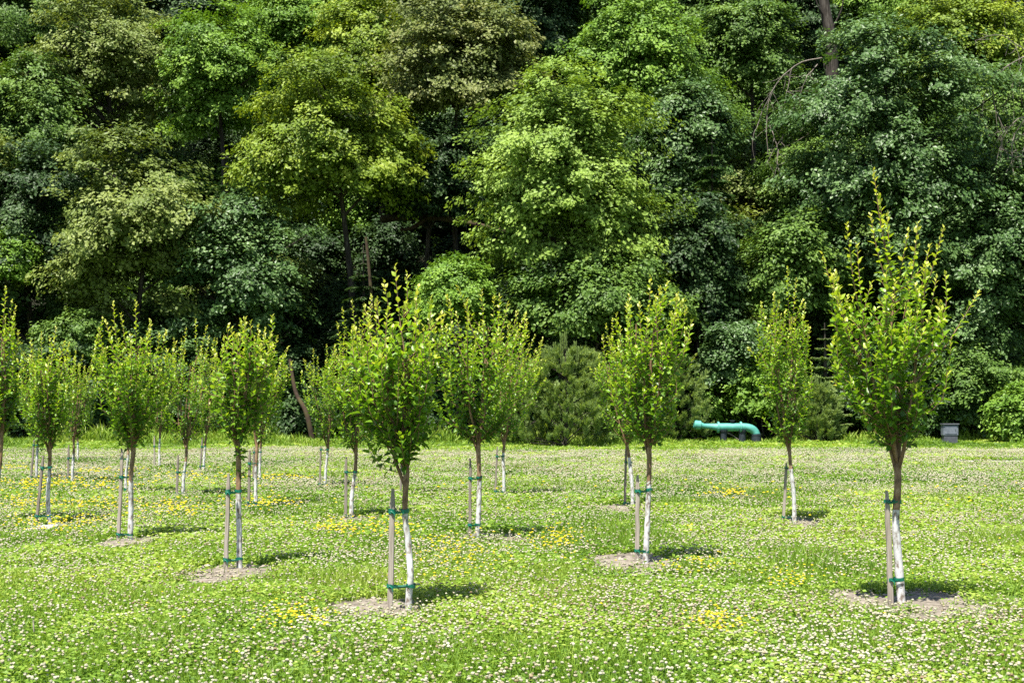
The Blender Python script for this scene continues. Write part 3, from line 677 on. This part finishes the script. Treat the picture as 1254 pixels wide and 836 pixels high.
young_tree((318, 590), [(318, 570), (319, 550), (320, 535)], 549,
           [(535, 312, 328), (510, 306, 338), (475, 306, 342), (450, 312, 336)], [(322, 430), (334, 436)],
           'far young tree lined up behind the half hidden one near the long stem', nsh=32, rad=.048, seed=20)
stake((310, 591), (311, 547), [(553, 319, .046), (585, 318, .046)], 0, 'far stake lined up behind the half hidden tree near the long stem', mat='stake_dark', width=.05)
young_tree((95, 567), [(95, 555), (95, 543), (95, 532)], 541,
           [(530, 90, 102), (510, 84, 110), (480, 82, 112), (460, 86, 108)], [(96, 445), (104, 448)],
           'farthest young tree at left, only its thin white trunk showing', nsh=28, rad=.05, seed=21)
stake((90, 568), (90, 536), [(543, 95, .048)], 0, 'farthest stake at left beside a thin white trunk', mat='stake_dark', width=.05)
young_tree((497, 608), [(496, 585), (494, 560), (494, 545)], 556,
           [(545, 486, 502), (515, 476, 514), (480, 472, 520), (450, 478, 514)], [(492, 425), (502, 430)],
           'young tree hidden directly behind the crooked white trunk', nsh=32, rad=.045, seed=22)
stake((490, 607), (492, 555), [(561, 495, .042), (600, 497, .044)], 0, 'thin dark stake just behind the crooked white trunk', mat='stake_dark', width=.05)
young_tree((-6, 640), [(-4, 600), (0, 565), (2, 535)], 572,
           [(535, -8, 12), (505, -18, 22), (465, -22, 24), (420, -22, 20), (385, -15, 15)], [(8, 352), (-6, 360), (20, 375), (12, 368)],
           'young tree cut off by the left edge, only part of its crown showing', nsh=48, rad=.046, seed=23)

def plant_label():
    p = at(1095, 482, 12.45); root = empty('plant_tag', p)
    tag(root, 'small white plant tag with a blue clip hanging in the tallest young tree', 'tag')
    mb = MB(); mb.box((0, 0, 0), (.035, .003, .055), bevel=.001); mb.build('card', M['tag_white'], root)
    mb = MB(); q = at(1106, 440, 12.45) - p; mb.box(tuple(q), (.02, .012, .03), bevel=.003); mb.build('clip', M['tag_blue'], root)
    mb = MB(); mb.tube([(0, 0, .027), (q.x * .6, .01, q.z * .5), (q.x, 0, q.z - .014)], [.001] * 3, 4); mb.build('string', M['twig'], root)
plant_label()

# ------------------------------------------------------------------ forest on the slope
def crown_mesh(mb, c, rx, ry, rz, seed, s=.95, leaf=.285, per=100, lobes=16, flat=.85, fill=1.0, front=.72, droop=.25, tvar=.2, mi=0):
    """leafy sprays on a lobed crown: uneven outline with gaps between the lobes"""
    r = np.random.default_rng(seed + 5000)
    Rm = (rx * ry * rz) ** (1 / 3)
    nb = int(lobes * 3.6); D = unit(r.normal(size=(nb * 3, 3))); D = D[(D[:, 2] > -.8) & ((D[:, 1] < .4) | (r.random(nb * 3) > front))][:nb]
    nb = len(D); br = np.maximum(Rm * r.uniform(.14, .33, nb), s * .8); rel = np.where(r.random(nb) < .75, r.uniform(.6, 1.04, nb), r.uniform(.2, .6, nb))
    Bc = c + D * rel[:, None] * (np.array([rx, ry, rz]) - Rm * .2)
    cnt = np.maximum(5, (fill * 4.0 * br ** 2 / s ** 2).astype(int)); bi = np.repeat(np.arange(nb), cnt); n = len(bi)
    d = unit(r.normal(size=(n, 3)) + np.array([0, -.25, .22]) + D[bi] * .45)
    C = Bc[bi] + d * (br[bi] * np.where(r.random(n) < .75, r.uniform(.85, 1.1, n), r.uniform(.3, .8, n)))[:, None] * np.array([1.08, 1.0, .92])
    stray = (r.random(n) < .16)[:, None]
    an = r.uniform(.65, 1.5, (nb, 3)) * np.array([1.1, 1, .85])
    C = Bc[bi] + (C - Bc[bi]) * an[bi] * np.where(stray, r.uniform(1.15, 1.75, (n, 1)), 1)
    d = unit(d * .7 + D[bi] * .5)
    bt = r.normal(0, tvar * .7, nb)[bi]
    outw = unit(d * np.array([1, 1, .25]) + r.normal(0, .35, (n, 3)))
    outw[:, 2] = np.abs(outw[:, 2]) * .3 - droop; outw = unit(outw)
    sz = s * r.uniform(.55, 1.25, n); tc = np.clip(.5 + bt + r.normal(0, tvar * .7, n), .05, .95)
    m = per
    u = r.uniform(-1, 1, (n, m)); v = r.normal(0, .44, (n, m)) * (1 - .4 * u); q = r.normal(0, .28, (n, m)) 
    side = unit(np.cross(outw, np.array([0, 0, 1.0])))
    upv = np.cross(side, outw)
    P = C[:, None] + sz[:, None, None] * (outw[:, None] * (u * 1.3)[..., None] + side[:, None] * v[..., None] + upv[:, None] * (q * flat + .10 - .24 * u ** 2)[..., None])
    N = unit(upv[:, None] * .55 + d[:, None] * .6 + np.array([0, -.12, .12]) + r.normal(0, .34, (n, m, 3)))
    A = outw[:, None] * .6 + np.array([0, 0, -.2]) + r.normal(0, .6, (n, m, 3)); A = A - N * (A * N).sum(-1, keepdims=True)
    L = leaf * r.uniform(.6, 1.25, (n, m)); T = np.clip(tc[:, None] + r.normal(0, .10, (n, m)) + .12 * u, 0, 1)
    quads(mb, P.reshape(-1, 3), A.reshape(-1, 3), N.reshape(-1, 3), L.ravel(), (L * r.uniform(.5, .75, (n, m))).ravel(), T.ravel(), mi)
    return C, sz

def limb_mesh(mb, foot, c, rx, ry, rz, C, seed, rad=.26, nl=14, lean=0):
    r = np.random.default_rng(seed + 9000)
    top = c + np.array([0, 0, rz * .55]); mid = (foot + c) / 2 + r.normal(0, .35, 3) * np.array([1, .5, .2])
    p = interp_path([foot - np.array([0, 0, .4]), foot * .75 + mid * .25, mid, c + r.normal(0, .3, 3), top], 18)
    mb.tube(p, np.linspace(rad, rad * .22, 18) * np.where(np.arange(18) < 1, 1.4, 1), 9)
    for k in r.choice(len(C), min(nl, len(C)), replace=False):
        e = C[k]; i = int(np.clip(np.argmin(abs(p[:, 2] - (e[2] - abs(e[0] - c[0]) * .6 - .6))), 5, 16)); st = p[i]
        m = (st + e) / 2 + np.array([0, 0, .25]) + r.normal(0, .25, 3)
        mb.tube(interp_path([st, m, e], 9), np.linspace(rad * .38, .025, 9), 6, cap=False)

def broadleaf(px, py, hw, hh, Y, mat, label, name='broadleaf_tree', cat='tree', seed=0, yb=1.2, rad=.26, group='trees on the forest slope', nl=14, **kw):
    s = Y / F; c0 = at(px, py, Y); rx = hw * s * 1.07; rz = hh * s * 1.08; ry = min(rx, rz) * .85
    fx, fy = c0.x + kw.pop('foot_dx', 0.0), Y + yb; fz = gz(fx, fy)
    root = empty(name, (fx, fy, fz)); tag(root, label, cat, group)
    o = np.array([fx, fy, fz]); c = np.array(c0) - o
    mb = MB(); C, sz = crown_mesh(mb, c, rx, ry, rz, seed, **kw)
    tm = MB(); limb_mesh(tm, np.zeros(3), c, rx, ry, rz, C, seed, rad, nl)
    tm.build('trunk', M['bark'], root, smooth=True); mb.build('crown', M[mat], root)
    return root

G1 = 'trees on the forest slope'
# front rank along the foot of the slope
broadleaf(165, 285, 92, 128, 89, 'olive', 'olive green broad tree at left of the slope above the round crowned young tree', seed=1, nl=18)
broadleaf(695, 245, 108, 160, 88, 'lime', 'large bright lime green tree at the centre of the forest edge', seed=2, rad=.32, nl=18, foot_dx=-.6)
broadleaf(405, 185, 104, 108, 92, 'yellow', 'yellowish green broad tree left of centre overhanging a dark hollow', seed=3, rad=.3, nl=16, foot_dx=1.6)
broadleaf(1085, 200, 128, 180, 90, 'blue', 'big blue green tree behind the tallest young tree', seed=4, rad=.32, spec=None) if False else broadleaf(1085, 200, 128, 180, 90, 'blue', 'big blue green tree behind the tallest young tree', seed=4, rad=.32)
broadleaf(1215, 310, 88, 120, 88, 'blue', 'blue green tree at the right edge beside the big one', seed=5)
broadleaf(295, 345, 82, 110, 90, 'blue', 'dull blue green tree low on the slope above the long stemmed young tree', seed=6)
broadleaf(35, 300, 72, 120, 91, 'dark', 'dark green tree at the left edge under the slope', seed=7)
broadleaf(735, 372, 105, 62, 85.5, 'mid', 'low spreading mid green tree under the bright lime one', seed=8, rad=.16)
broadleaf(558, 362, 46, 46, 86, 'bright', 'small bright green tree in front of the dark hollow', seed=9, rad=.09, s=.7, leaf=.24)
broadleaf(850, 330, 62, 88, 89, 'dark', 'dark green tree right of the bright lime one', seed=10)
broadleaf(975, 330, 62, 78, 89, 'mid', 'mid green tree behind the slim young tree', seed=11, rad=.18)
# middle rank
broadleaf(125, 85, 108, 92, 106, 'olive', 'olive tree with a dark forked trunk high at upper left', seed=12, rad=.34, nl=22, fill=.72)
broadleaf(265, 95, 62, 100, 104, 'bright', 'fresh green narrow tree between the two olive crowns and the yellowish one', seed=13)
broadleaf(560, 90, 92, 92, 98, 'bloom', 'greyish olive tree with faded blossom at the top centre', seed=14, nl=16)
broadleaf(462, 70, 70, 85, 104, 'yellow', 'yellow green tree at the top left of the greyish blossoming one', seed=15)
broadleaf(785, 85, 92, 100, 100, 'bright', 'bright green tree above and right of the lime one', seed=16)
broadleaf(835, 175, 60, 75, 96, 'blue', 'blue green tree squeezed between the lime tree and the dark conifer', seed=17)
broadleaf(915, 70, 62, 80, 104, 'mid', 'mid green tree at the top left of the hanging dry branches', seed=18, fill=.8)
broadleaf(1180, 75, 80, 78, 103, 'yellow', 'yellow green tree at the upper right', seed=19)
broadleaf(1235, 165, 60, 80, 98, 'mid', 'mid green tree at the right edge behind the bare twigs', seed=20, fill=.8)
broadleaf(365, 45, 66, 62, 110, 'bright', 'fresh green tree at the top between the narrow one and the yellow green one', seed=21)
broadleaf(40, 160, 62, 92, 102, 'mid', 'mid green tree at the left edge above the dark one', seed=22)
broadleaf(985, 235, 52, 58, 97, 'mid', 'mid green tree below the hanging dry branches', seed=23, rad=.16)
broadleaf(520, 215, 70, 70, 97, 'dark', 'dark green tree in shade between the yellowish tree and the lime one', seed=24)
# upper rank, and trees just beyond the frame
up = [(30, 25, 70, 70, 122, 'mid', 'mid green tree in the top left corner'), (215, 10, 70, 60, 120, 'dark', 'dark tree peeping over the top edge at left'),
      (300, 5, 60, 60, 124, 'mid', 'mid green tree at the top edge above the narrow fresh green one'), (430, 0, 60, 55, 122, 'dark', 'dark tree at the top edge above the yellow green one'),
      (520, 0, 60, 60, 120, 'olive', 'olive tree at the top edge behind the blossoming one'), (650, 20, 70, 75, 114, 'dark', 'dark tree at the top edge between the blossoming and bright green ones'),
      (720, 5, 60, 60, 118, 'bright', 'bright tree cut by the top edge right of centre'), (860, 10, 70, 60, 119, 'mid', 'mid green tree at the top edge above the dark conifer'),
      (965, 20, 62, 70, 118, 'dark', 'dark tree at the top edge left of the stout dark trunk'), (1075, 10, 62, 62, 118, 'bright', 'bright green tree at the top edge right of the stout dark trunk'),
      (1150, -10, 60, 60, 122, 'mid', 'mid green tree cut by the top edge at upper right'), (1240, 20, 60, 70, 118, 'dark', 'dark tree in the top right corner'),
      (590, -30, 80, 60, 126, 'mid', 'mid green tree whose lowest leaves reach the top edge at the centre'), (110, -30, 80, 60, 128, 'olive', 'olive tree whose lowest leaves reach the top edge at left')]
for k, (px, py, hw, hh, Y, m, lb) in enumerate(up): broadleaf(px, py, hw, hh, Y, m, lb, seed=40 + k, fill=.8, nl=8)
for k, (px, py, hw, hh, Y, m) in enumerate([(-95, 260, 100, 150, 90, 'olive'), (-110, 60, 110, 110, 108, 'mid'), (1350, 260, 100, 150, 90, 'mid'), (1370, 60, 110, 110, 106, 'blue')]):
    broadleaf(px, py, hw, hh, Y, m, ['olive tree beyond the left edge', 'mid green tree high beyond the left edge', 'mid green tree beyond the right edge', 'blue green tree high beyond the right edge'][k], seed=60 + k, nl=8, fill=.7)

# conifers with drooping sprays
def conifer(px, py_top, py_bot, hw, Y, mat, label, seed, nwh=17, up_=-.25):
    r = np.random.default_rng(seed); s = Y / F; top = at(px, py_top, Y); fx, fy = top.x, Y; fz = gz(fx, fy)
    root = empty('conifer_tree', (fx, fy, fz)); tag(root, label, 'tree', G1)
    H = top.z - fz; zb = max(at(px, py_bot, Y).z - fz, .3); R = hw * s
    tm = MB(); tm.tube([(0, 0, -.3), (.05, 0, H * .5), (0, 0, H)], [.22, .13, .03], 8); bm_ = tm; mb = MB()
    for i in range(nwh):
        t = (i + .3) / nwh; z = zb + (H - zb) * t; L = R * (1 - t) ** .75 * 1.05
        for k in range(7):
            a = (k + r.uniform(-.3, .3)) * 6.283 / 7 + i; l = L * r.uniform(.75, 1.15); d = np.array([math.cos(a), math.sin(a), 0])
            pts = np.array([[0, 0, z], *(d * l * .5 + np.array([0, 0, z + up_ * l * .2]), d * l + np.array([0, 0, z + up_ * l * .9]))])
            p = interp_path(pts, 8); bm_.tube(p, np.linspace(.045, .012, 8), 5, cap=False)
            m = int(60 + 70 * l); u = r.random(m) ** .8; i0 = np.minimum((u * 7).astype(int), 6); f_ = (u * 7 - i0)[:, None]
            q = p[i0] * (1 - f_) + p[i0 + 1] * f_; sd = np.cross(d, [0, 0, 1.0]); sg = r.choice([-1, 1], m)[:, None]
            A = unit(d * .7 + sd * sg * r.uniform(.4, 1.1, (m, 1)) + np.array([0, 0, -.25]) + r.normal(0, .15, (m, 3)))
            ll = r.uniform(.25, .6, m) * (1.1 - .5 * u) * min(1, l)
            quads(mb, q + A * ll[:, None] * .5, A, unit(np.array([0, 0, 1.0]) + r.normal(0, .3, (m, 3))), ll, ll * .26, np.clip(.35 + .4 * u + r.normal(0, .15, m), 0, 1))
    tm.build('trunk', M['bark'], root, smooth=True); mb.build('crown', M[mat], root)
conifer(872, 165, 420, 62, 92, 'conifer', 'dark conifer with drooping sprays right of the lime tree', 3)
conifer(278, 185, 380, 46, 94, 'conifer', 'slim conifer tip rising between the olive tree and the yellowish one', 5)
conifer(445, 300, 535, 62, 88.5, 'dark', 'shaded conifer in the dark hollow left of the small bright tree', 7)
conifer(1010, 395, 545, 34, 84, 'pine', 'small dull conifer behind the slim young tree at the pipe', 11, nwh=12, up_=.1)

# bushy young pines at the field edge
def pine(px, py_top, hw, Y, label, seed, nsh=250):
    r = np.random.default_rng(seed); s = Y / F; top = at(px, py_top, Y); fx, fy = top.x, Y; fz = gz(fx, fy)
    root = empty('pine_bush', (fx, fy, fz)); tag(root, label, 'pine', 'bushy young pines at the field edge')
    H = top.z - fz; R = hw * s
    tm = MB(); tm.tube([(0, 0, -.2), (.05, 0, H * .5), (0, 0, H * .93)], [.10, .06, .02], 7); bm_ = tm; mb = MB()
    for k in range(nsh):
        a = r.random() * 6.283; t = r.random() ** .9; z = H * (.04 + .86 * t)
        rho = R * 1.12 * (1 - .6 * t ** 2.2) * (.85 + .3 * math.sin(a * 3 + seed) * math.sin(t * 7 + seed)) * math.sqrt(r.uniform(.4, 1))
        if math.sin(a) > .3 and r.random() < .6: a = -a
        e = np.array([math.cos(a) * rho, math.sin(a) * rho * .9, z]); d = unit(np.array([math.cos(a) * .55, math.sin(a) * .55, .75]) + r.normal(0, .22, 3))
        l = r.uniform(.3, .6)
        if k % 7 == 0 and True: bm_.tube(interp_path([(0, 0, max(.1, z - rho * .45)), e * np.array([.6, .6, 1]) - np.array([0, 0, .1]), e], 6), np.linspace(.035, .012, 6), 5, cap=False)
        m = 90; u = r.random(m); ph = r.random(m) * 6.283
        a1 = unit(np.cross(d, [.3, .8, .1])); a2 = np.cross(d, a1)
        rd = a1 * np.cos(ph)[:, None] + a2 * np.sin(ph)[:, None]
        A = unit(d * r.uniform(.6, 1.1, (m, 1)) + rd * .75); nl = r.uniform(.16, .28, m)
        q = e + d * (u * l)[:, None]
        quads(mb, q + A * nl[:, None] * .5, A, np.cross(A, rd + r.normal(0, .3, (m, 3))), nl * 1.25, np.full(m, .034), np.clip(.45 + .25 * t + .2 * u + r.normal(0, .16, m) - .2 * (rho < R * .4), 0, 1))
    for k in range(9):                            # this year's upright candles
        a = r.random() * 6.283; q = r.uniform(0, .55) * R; b = np.array([math.cos(a) * q, math.sin(a) * q, H * (.94 - .28 * q / R) * r.uniform(.93, 1.0)]); l = r.uniform(.55, 1.05)
        bm_.tube([b, b + np.array([0, 0, l])], [.022, .012], 6)
        m = 190; u = r.random(m); ph = r.random(m) * 6.283; rd = np.stack([np.cos(ph), np.sin(ph), 0 * ph], -1)
        A = unit(rd * .5 + np.array([0, 0, 1.0])); nl = r.uniform(.15, .22, m)
        quads(mb, b + np.array([0, 0, 1.0]) * (u * l)[:, None] + A * nl[:, None] * .5, A, np.cross(A, rd + .01), nl * 1.2, np.full(m, .028), np.clip(.75 + r.normal(0, .15, m), 0, 1))
    tm.build('trunk', M['bark'], root, smooth=True); mb.build('foliage', M['pine'], root)
pine(692, 420, 62, 77, 'bushy young pine with tall upright candles left of the pale soil patch tree', 21, 330)
pine(640, 440, 44, 79, 'young pine half hidden behind the broad central young tree', 22, 260)
pine(752, 445, 52, 80, 'young pine in the middle of the pine clump behind the leaning white trunk', 23)
pine(826, 432, 44, 84.5, 'young pine at the right end of the clump next to the turquoise pipe', 24)
pine(1000, 470, 30, 83, 'low young pine right of the slim young tree', 25, 200)

# shrubs along the foot of the slope
G2 = 'shrubs along the forest edge'
sh = [(900, 438, 44, 46, 87, 'blue', 'blue green shrub above the turquoise pipe'), (938, 478, 44, 38, 86, 'bright', 'leafy bright green shrub behind the bend of the pipe'),
      (1205, 478, 52, 62, 86, 'mid', 'leafy mid green shrub at the right edge of the meadow'), (1248, 510, 26, 32, 82, 'bright', 'bright low shrub in the right corner of the meadow edge'),
      (1130, 470, 48, 66, 88, 'dark', 'dark shrub behind the grey box'), (1060, 480, 50, 62, 88, 'dark', 'dark shrub behind the tallest young tree'),
      (5, 318, 30, 34, 88, 'bright', 'bright leafy bush high at the left edge'), (20, 480, 58, 66, 88, 'dark', 'dark shrub at the left edge of the meadow'),
      (115, 470, 60, 70, 88, 'dark', 'dark shrub behind the young trees at left'), (225, 470, 62, 76, 88, 'blue', 'blue green shrub behind the lone young tree'),
      (345, 470, 48, 76, 90, 'dark', 'dark shrub behind the long stemmed young tree'), (560, 470, 62, 66, 91, 'dark', 'dark shrub deep under the small bright tree'),
      (630, 400, 40, 56, 88, 'dark', 'dark shrub under the left side of the lime tree'), (100, 420, 46, 34, 87, 'mid', 'mid green bush below the olive tree at left'),
      (1170, 420, 70, 44, 87.5, 'blue', 'blue green bush over the dark recess at right'), (800, 470, 46, 60, 88, 'dark', 'dark shrub behind the pine clump')]
for k, (px, py, hw, hh, Y, m, lb) in enumerate(sh):
    broadleaf(px, py, hw, hh, Y, m, lb, 'shrub', 'shrub', 80 + k, .6, .07, G2, 6, s=.7, leaf=.235, per=80, lobes=9)

# undergrowth covering the slope between the trunks
def undergrowth():
    mb = MB(); r = np.random.default_rng(77); n = 170000
    x = r.uniform(-58, 58, n); y = r.uniform(87.5, 135, n); pat = fbm(x / 3, y / 3, 91)
    keep = r.random(n) < np.clip((pat - .25) * 2.4, .1, 1); x, y, pat = x[keep], y[keep], pat[keep]; n = len(x)
    P = np.stack([x, y, ground_z(x, y) + r.random(n) ** 1.5 * 2.2 * pat], -1)
    N = unit(np.stack([r.normal(0, .5, n), r.normal(-.5, .5, n), np.ones(n)], -1)); A = np.cross(N, r.normal(size=(n, 3)))
    L = r.uniform(.2, .45, n); quads(mb, P, A, N, L, L * .6, np.clip(.4 + .5 * (pat - .5) + r.normal(0, .2, n), 0, 1))
    tag(mb.build('undergrowth', M['dark']), 'dark leafy undergrowth covering the slope between the trunks', 'undergrowth', kind='stuff')
undergrowth()

def understory():
    mb = MB(); r = np.random.default_rng(123); names = ['dark', 'mid', 'blue', 'bright', 'olive']
    for y in np.arange(89.5, 134, 4.2):
        for x in np.arange(-.40 * y - 4, .40 * y + 4.1, 4.4):
            X = x + r.uniform(-1.6, 1.6); Y = y + r.uniform(-1.5, 1.5); g = gz(X, Y); h = r.uniform(1.2, 3.6)
            px = W0 / 2 + X * F / Y; py = HOR - (g + h - EYE) * F / Y
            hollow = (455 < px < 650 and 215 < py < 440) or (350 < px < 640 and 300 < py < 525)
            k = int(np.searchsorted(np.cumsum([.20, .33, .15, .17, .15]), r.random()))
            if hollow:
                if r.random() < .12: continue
                k = 0; h = min(h, 1.5)  # only dark leaves here: the hollow's shade is put into their colour
            if Y < 93: h *= .8
            R_ = r.uniform(2.3, 3.7) * (.6 if hollow else 1)
            crown_mesh(mb, np.array([X, Y, g + h]), R_, R_ * .8, R_ * r.uniform(.7, 1.15), int(r.integers(1e6)), s=.95, leaf=.29, per=70, lobes=8, mi=min(k, 4))
    tag(mb.build('forest_understory', [M[q] for q in names]), 'tangled leafy scrub filling the wooded slope behind the single trees', 'scrub', kind='stuff')
understory()

# ------------------------------------------------------------------ dead wood
def dead_log():
    p0 = at(470, 266, 98); pts = [at(468, 268, 99), at(520, 266, 97), at(570, 272, 95), at(622, 284, 94)]
    o = np.array(pts[0]); mb = MB()
    P = interp_path([np.array(p) - o for p in pts], 22); mb.tube(P, np.linspace(.27, .12, 22) * (1 + .12 * np.sin(np.arange(22) * 1.7)), 9)
    mb.tube(interp_path([P[8], np.array(at(505, 279, 96)) - o, np.array(at(490, 281, 96)) - o], 8), np.linspace(.2, .1, 8), 7)
    t = mb.build('fallen_trunk', M['moss_log'], loc=pts[0], smooth=True)
    tag(t, 'mossy brown fallen trunk lying across the dark hollow', 'fallen trunk')
    b = MB(); b.tube(interp_path([P[12], P[12] + np.array([-.6, 0, 1.0]), P[12] + np.array([-.9, .2, 1.9])], 6), np.linspace(.12, .04, 6), 6)
    b.build('broken_branch', M['moss_log'], t, smooth=True)
dead_log()

def bare_stem(pts, rads, label, mat='pale_bark', name='bare_trunk', side=()):
    o = Vector(pts[0]); mb = MB(); P = interp_path([np.array(Vector(p) - o) for p in pts], 16)
    mb.tube(P, np.interp(np.linspace(0, 1, 16), np.linspace(0, 1, len(rads)), rads), 8)
    ob = mb.build(name, M[mat], loc=o, smooth=True); tag(ob, label, 'trunk')
    for q in side:
        b = MB(); b.tube(interp_path([np.array(Vector(p) - o) for p in q], 8), np.linspace(.09, .03, 8), 6); b.build('side_branch', M[mat], ob, smooth=True)
def on_ground(px, Y): x = (px - W0 / 2) * Y / F; return Vector((x, Y, gz(x, Y) - .2))
bare_stem([on_ground(384, 85.5), at(375, 505, 85.5), at(362, 480, 86), at(355, 440, 86.5)], [.17, .15, .12, .10], 'leaning brown trunk in the shade left of the small distant young tree', 'moss_log')
bare_stem([on_ground(462, 88), at(457, 400, 88), at(452, 330, 88), at(448, 290, 88)], [.16, .13, .11, .09], 'thin bare trunk standing in the dark hollow', 'moss_log')
bare_stem([at(1020, 62, 104) - Vector((0, 0, 3.2)), at(1018, 55, 104), at(1012, 20, 104), at(1004, -30, 104)], [.50, .46, .40, .30], 'stout dark broken trunk at the top edge above the hanging dry branches', 'bark',
          side=[[at(1012, 25, 104), at(1002, 8, 103.5), at(996, -12, 103.5)], [at(1016, 40, 104), at(1030, 14, 103.6), at(1034, -12, 103.4)]])
bare_stem([at(1222, 70, 106) - Vector((0, 0, 3.0)), at(1222, 60, 106), at(1220, 20, 106), at(1212, -20, 106)], [.4, .36, .3, .25], 'slender dark trunk at the top right corner', 'bark',
          side=[[at(1220, 30, 106), at(1231, 8, 105.5), at(1234, -14, 105.4)]])

def dry_branches(lines, Y, label, seed):
    r = np.random.default_rng(seed); o = at(*lines[0][0], Y); tw = MB(); ob = None
    for li, L in enumerate(lines):
        P = np.array([np.array(at(px, py, Y)) - np.array(o) + np.array([0, r.normal(0, .25), 0]) for px, py in L])
        p = interp_path(P, 20); p[1:-1] += np.cumsum(r.normal(0, .03, (18, 3)), 0)
        mb = MB(); mb.tube(p, np.linspace(.055 if li == 0 else .04, .012, 20), 6)
        if ob is None:
            ob = mb.build('dry_branch', M['pale_bark'], loc=o, smooth=True); tag(ob, label, 'dry branch'); par = ob
        else: par = mb.build('limb', M['pale_bark'], ob, smooth=True)
        tw = MB(); ln = np.linalg.norm(P[-1] - P[0])
        for j in range(7):
            st = p[int(r.integers(4, 19))]; dd = np.array([r.normal(0, .8), r.normal(0, .4), r.normal(-.7, .7)]) * min(1.2, .2 + ln * .25)
            tw.tube(interp_path([st, st + dd * .5 + r.normal(0, .12, 3), st + dd], 7), np.linspace(.018, .006, 7), 4)
        tw.build('twigs', M['pale_bark'], par, smooth=True)
dry_branches([[(1006, 72), (975, 80), (950, 105), (942, 150), (944, 192)], [(1002, 78), (986, 95), (975, 125), (979, 162)], [(968, 86), (962, 115), (959, 152)],
              [(1008, 80), (1013, 110), (1001, 142), (986, 168)], [(952, 102), (935, 130), (924, 165)], [(944, 150), (952, 185), (946, 218)], [(976, 125), (964, 160), (952, 182), (940, 205)]],
             91.5, 'pale dry branches hanging in long strands beneath the stout broken trunk', 4)
dry_branches([[(1300, 50), (1262, 66), (1235, 78), (1216, 100), (1210, 130), (1217, 162)], [(1262, 66), (1225, 50), (1198, 52)], [(1250, 72), (1238, 110), (1231, 136)], [(1218, 98), (1222, 140), (1233, 166)], [(1236, 78), (1246, 104), (1256, 124)]],
             86.5, 'tangle of bare grey twigs arching down at the right edge', 5)
dry_branches([[(1300, 140), (1262, 144), (1240, 152), (1225, 172), (1215, 208)], [(1252, 148), (1240, 168), (1235, 190), (1238, 216)], [(1228, 166), (1232, 195), (1224, 222)], [(1262, 144), (1254, 178), (1250, 206)]],
             86, 'lower tangle of bare grey twigs drooping at the right edge', 6)

# ------------------------------------------------------------------ turquoise pipe, grey box, tall stalks
def pipe():
    Y = 82.0; s = Y / F; x0 = at(850, 520, Y).x; g = gz(at(900, 520, Y).x, Y)
    root = empty('water_pipe', (at(890, 520, Y).x, Y, g)); tag(root, 'turquoise painted pipe bending down into the ground at the forest edge', 'pipe')
    ox = at(890, 520, Y).x
    P = lambda px, py: np.array([at(px, py, Y).x - ox, 0, at(px, py, Y).z - g])
    rad = .235
    body = MB(); body.tube(interp_path([P(880, 523), P(905, 523), P(914, 523.2), P(920.5, 525), P(924.6, 528.5), P(926, 532)], 24), rad, 18)
    body.build('pipe_run', M['pipe'], root, smooth=True)
    v = MB(); v.tube([P(850, 519), P(852, 519.5)], [.2, .26], 16); v.tube([P(852, 520), P(858, 520.5)], [.26, .26], 16); v.tube([P(858, 520.5), P(862, 521.5), P(870, 522), P(880, 523)], [.19, .15, .17, .22], 16)
    v.build('nozzle', M['pipe'], root, smooth=True)
    f = MB()
    for px in (879.5, 907): f.tube([P(px, 523) - np.array([.05, 0, 0]), P(px, 523) + np.array([.05, 0, 0])], .33, 18)
    f.build('flange', M['pipe'], root, smooth=False)
    c = MB(); c.tube([P(926, 531), P(926.2, 533.5)], .29, 18); c.tube([P(926.2, 533.5), P(926.2, 548)], .28, 18); c.build('ground_collar', M['pipe_dark'], root, smooth=False)
    for px in (886, 909):
        m = MB(); m.tube([P(px, 527), P(px, 550)], [.2, .2], 14); m.tube([P(px, 526), P(px, 528.5)], [.27, .25], 14); m.build('support_post', M['pipe_dark'], root, smooth=False)
    a = MB(); a.tube([P(897, 518), P(897, 515)], .08, 10); a.tube([P(897, 515.4), P(897, 514.2)], .16, 10); a.build('air_valve', M['pipe_dark'], root)
    b = MB(); b.tube(interp_path([P(884, 527), P(896, 532), P(908, 541)], 6), .03, 6)
    b.build('brace', M['pale_bark'], root)
pipe()

def grey_box():
    Y = 80.0; p = at(1163, 533, Y); g = gz(p.x, Y); root = empty('utility_box', (p.x, Y, g))
    tag(root, 'small grey metal box standing in the grass at the right forest edge', 'utility box')
    h = p.z - g
    m = MB(); m.box((0, 0, h + .30), (.84, .5, .6), bevel=.03); m.build('housing', M['box_grey'], root)
    m = MB(); m.box((0, -.02, h + .635), (.92, .6, .07), bevel=.02); m.build('lid', M['box_dark'], root)
    m = MB(); m.box((0, -.258, h + .30), (.66, .018, .42), bevel=.006); d = m.build('door', M['box_grey'], root)
    m = MB(); m.box((.25, -.272, h + .30), (.03, .02, .14), bevel=.005); m.build('handle', M['box_dark'], d)
    m = MB(); m.box((0, 0, h / 2 - .1), (.76, .44, max(.1, h) + .2)); m.build('plinth', M['box_dark'], root)
grey_box()

def stalk(px, py, h, lean, label, seed):
    x, y = field(px, py); mb = MB(); r = np.random.default_rng(seed)
    p = interp_path([(0, 0, 0), (lean * .3, 0, h * .5), (lean, .02, h)], 10); mb.tube(p, np.linspace(.0035, .0015, 10), 5)
    o = mb.build('grass_stalk', M['grass'], loc=(x, y, gz(x, y))); tag(o, label, 'grass stalk')
    hd = MB(); hd.tube(p[-3:] + np.array([0, -.002, 0]), [.003, .006, .002], 5); hd.build('seed_head', M['stake'], o)
stalk(45, 834, .38, -.03, 'upright dark grass stalk in the left foreground', 1)
stalk(22, 833, .30, -.13, 'grass stalk leaning left in the bottom left corner', 2)
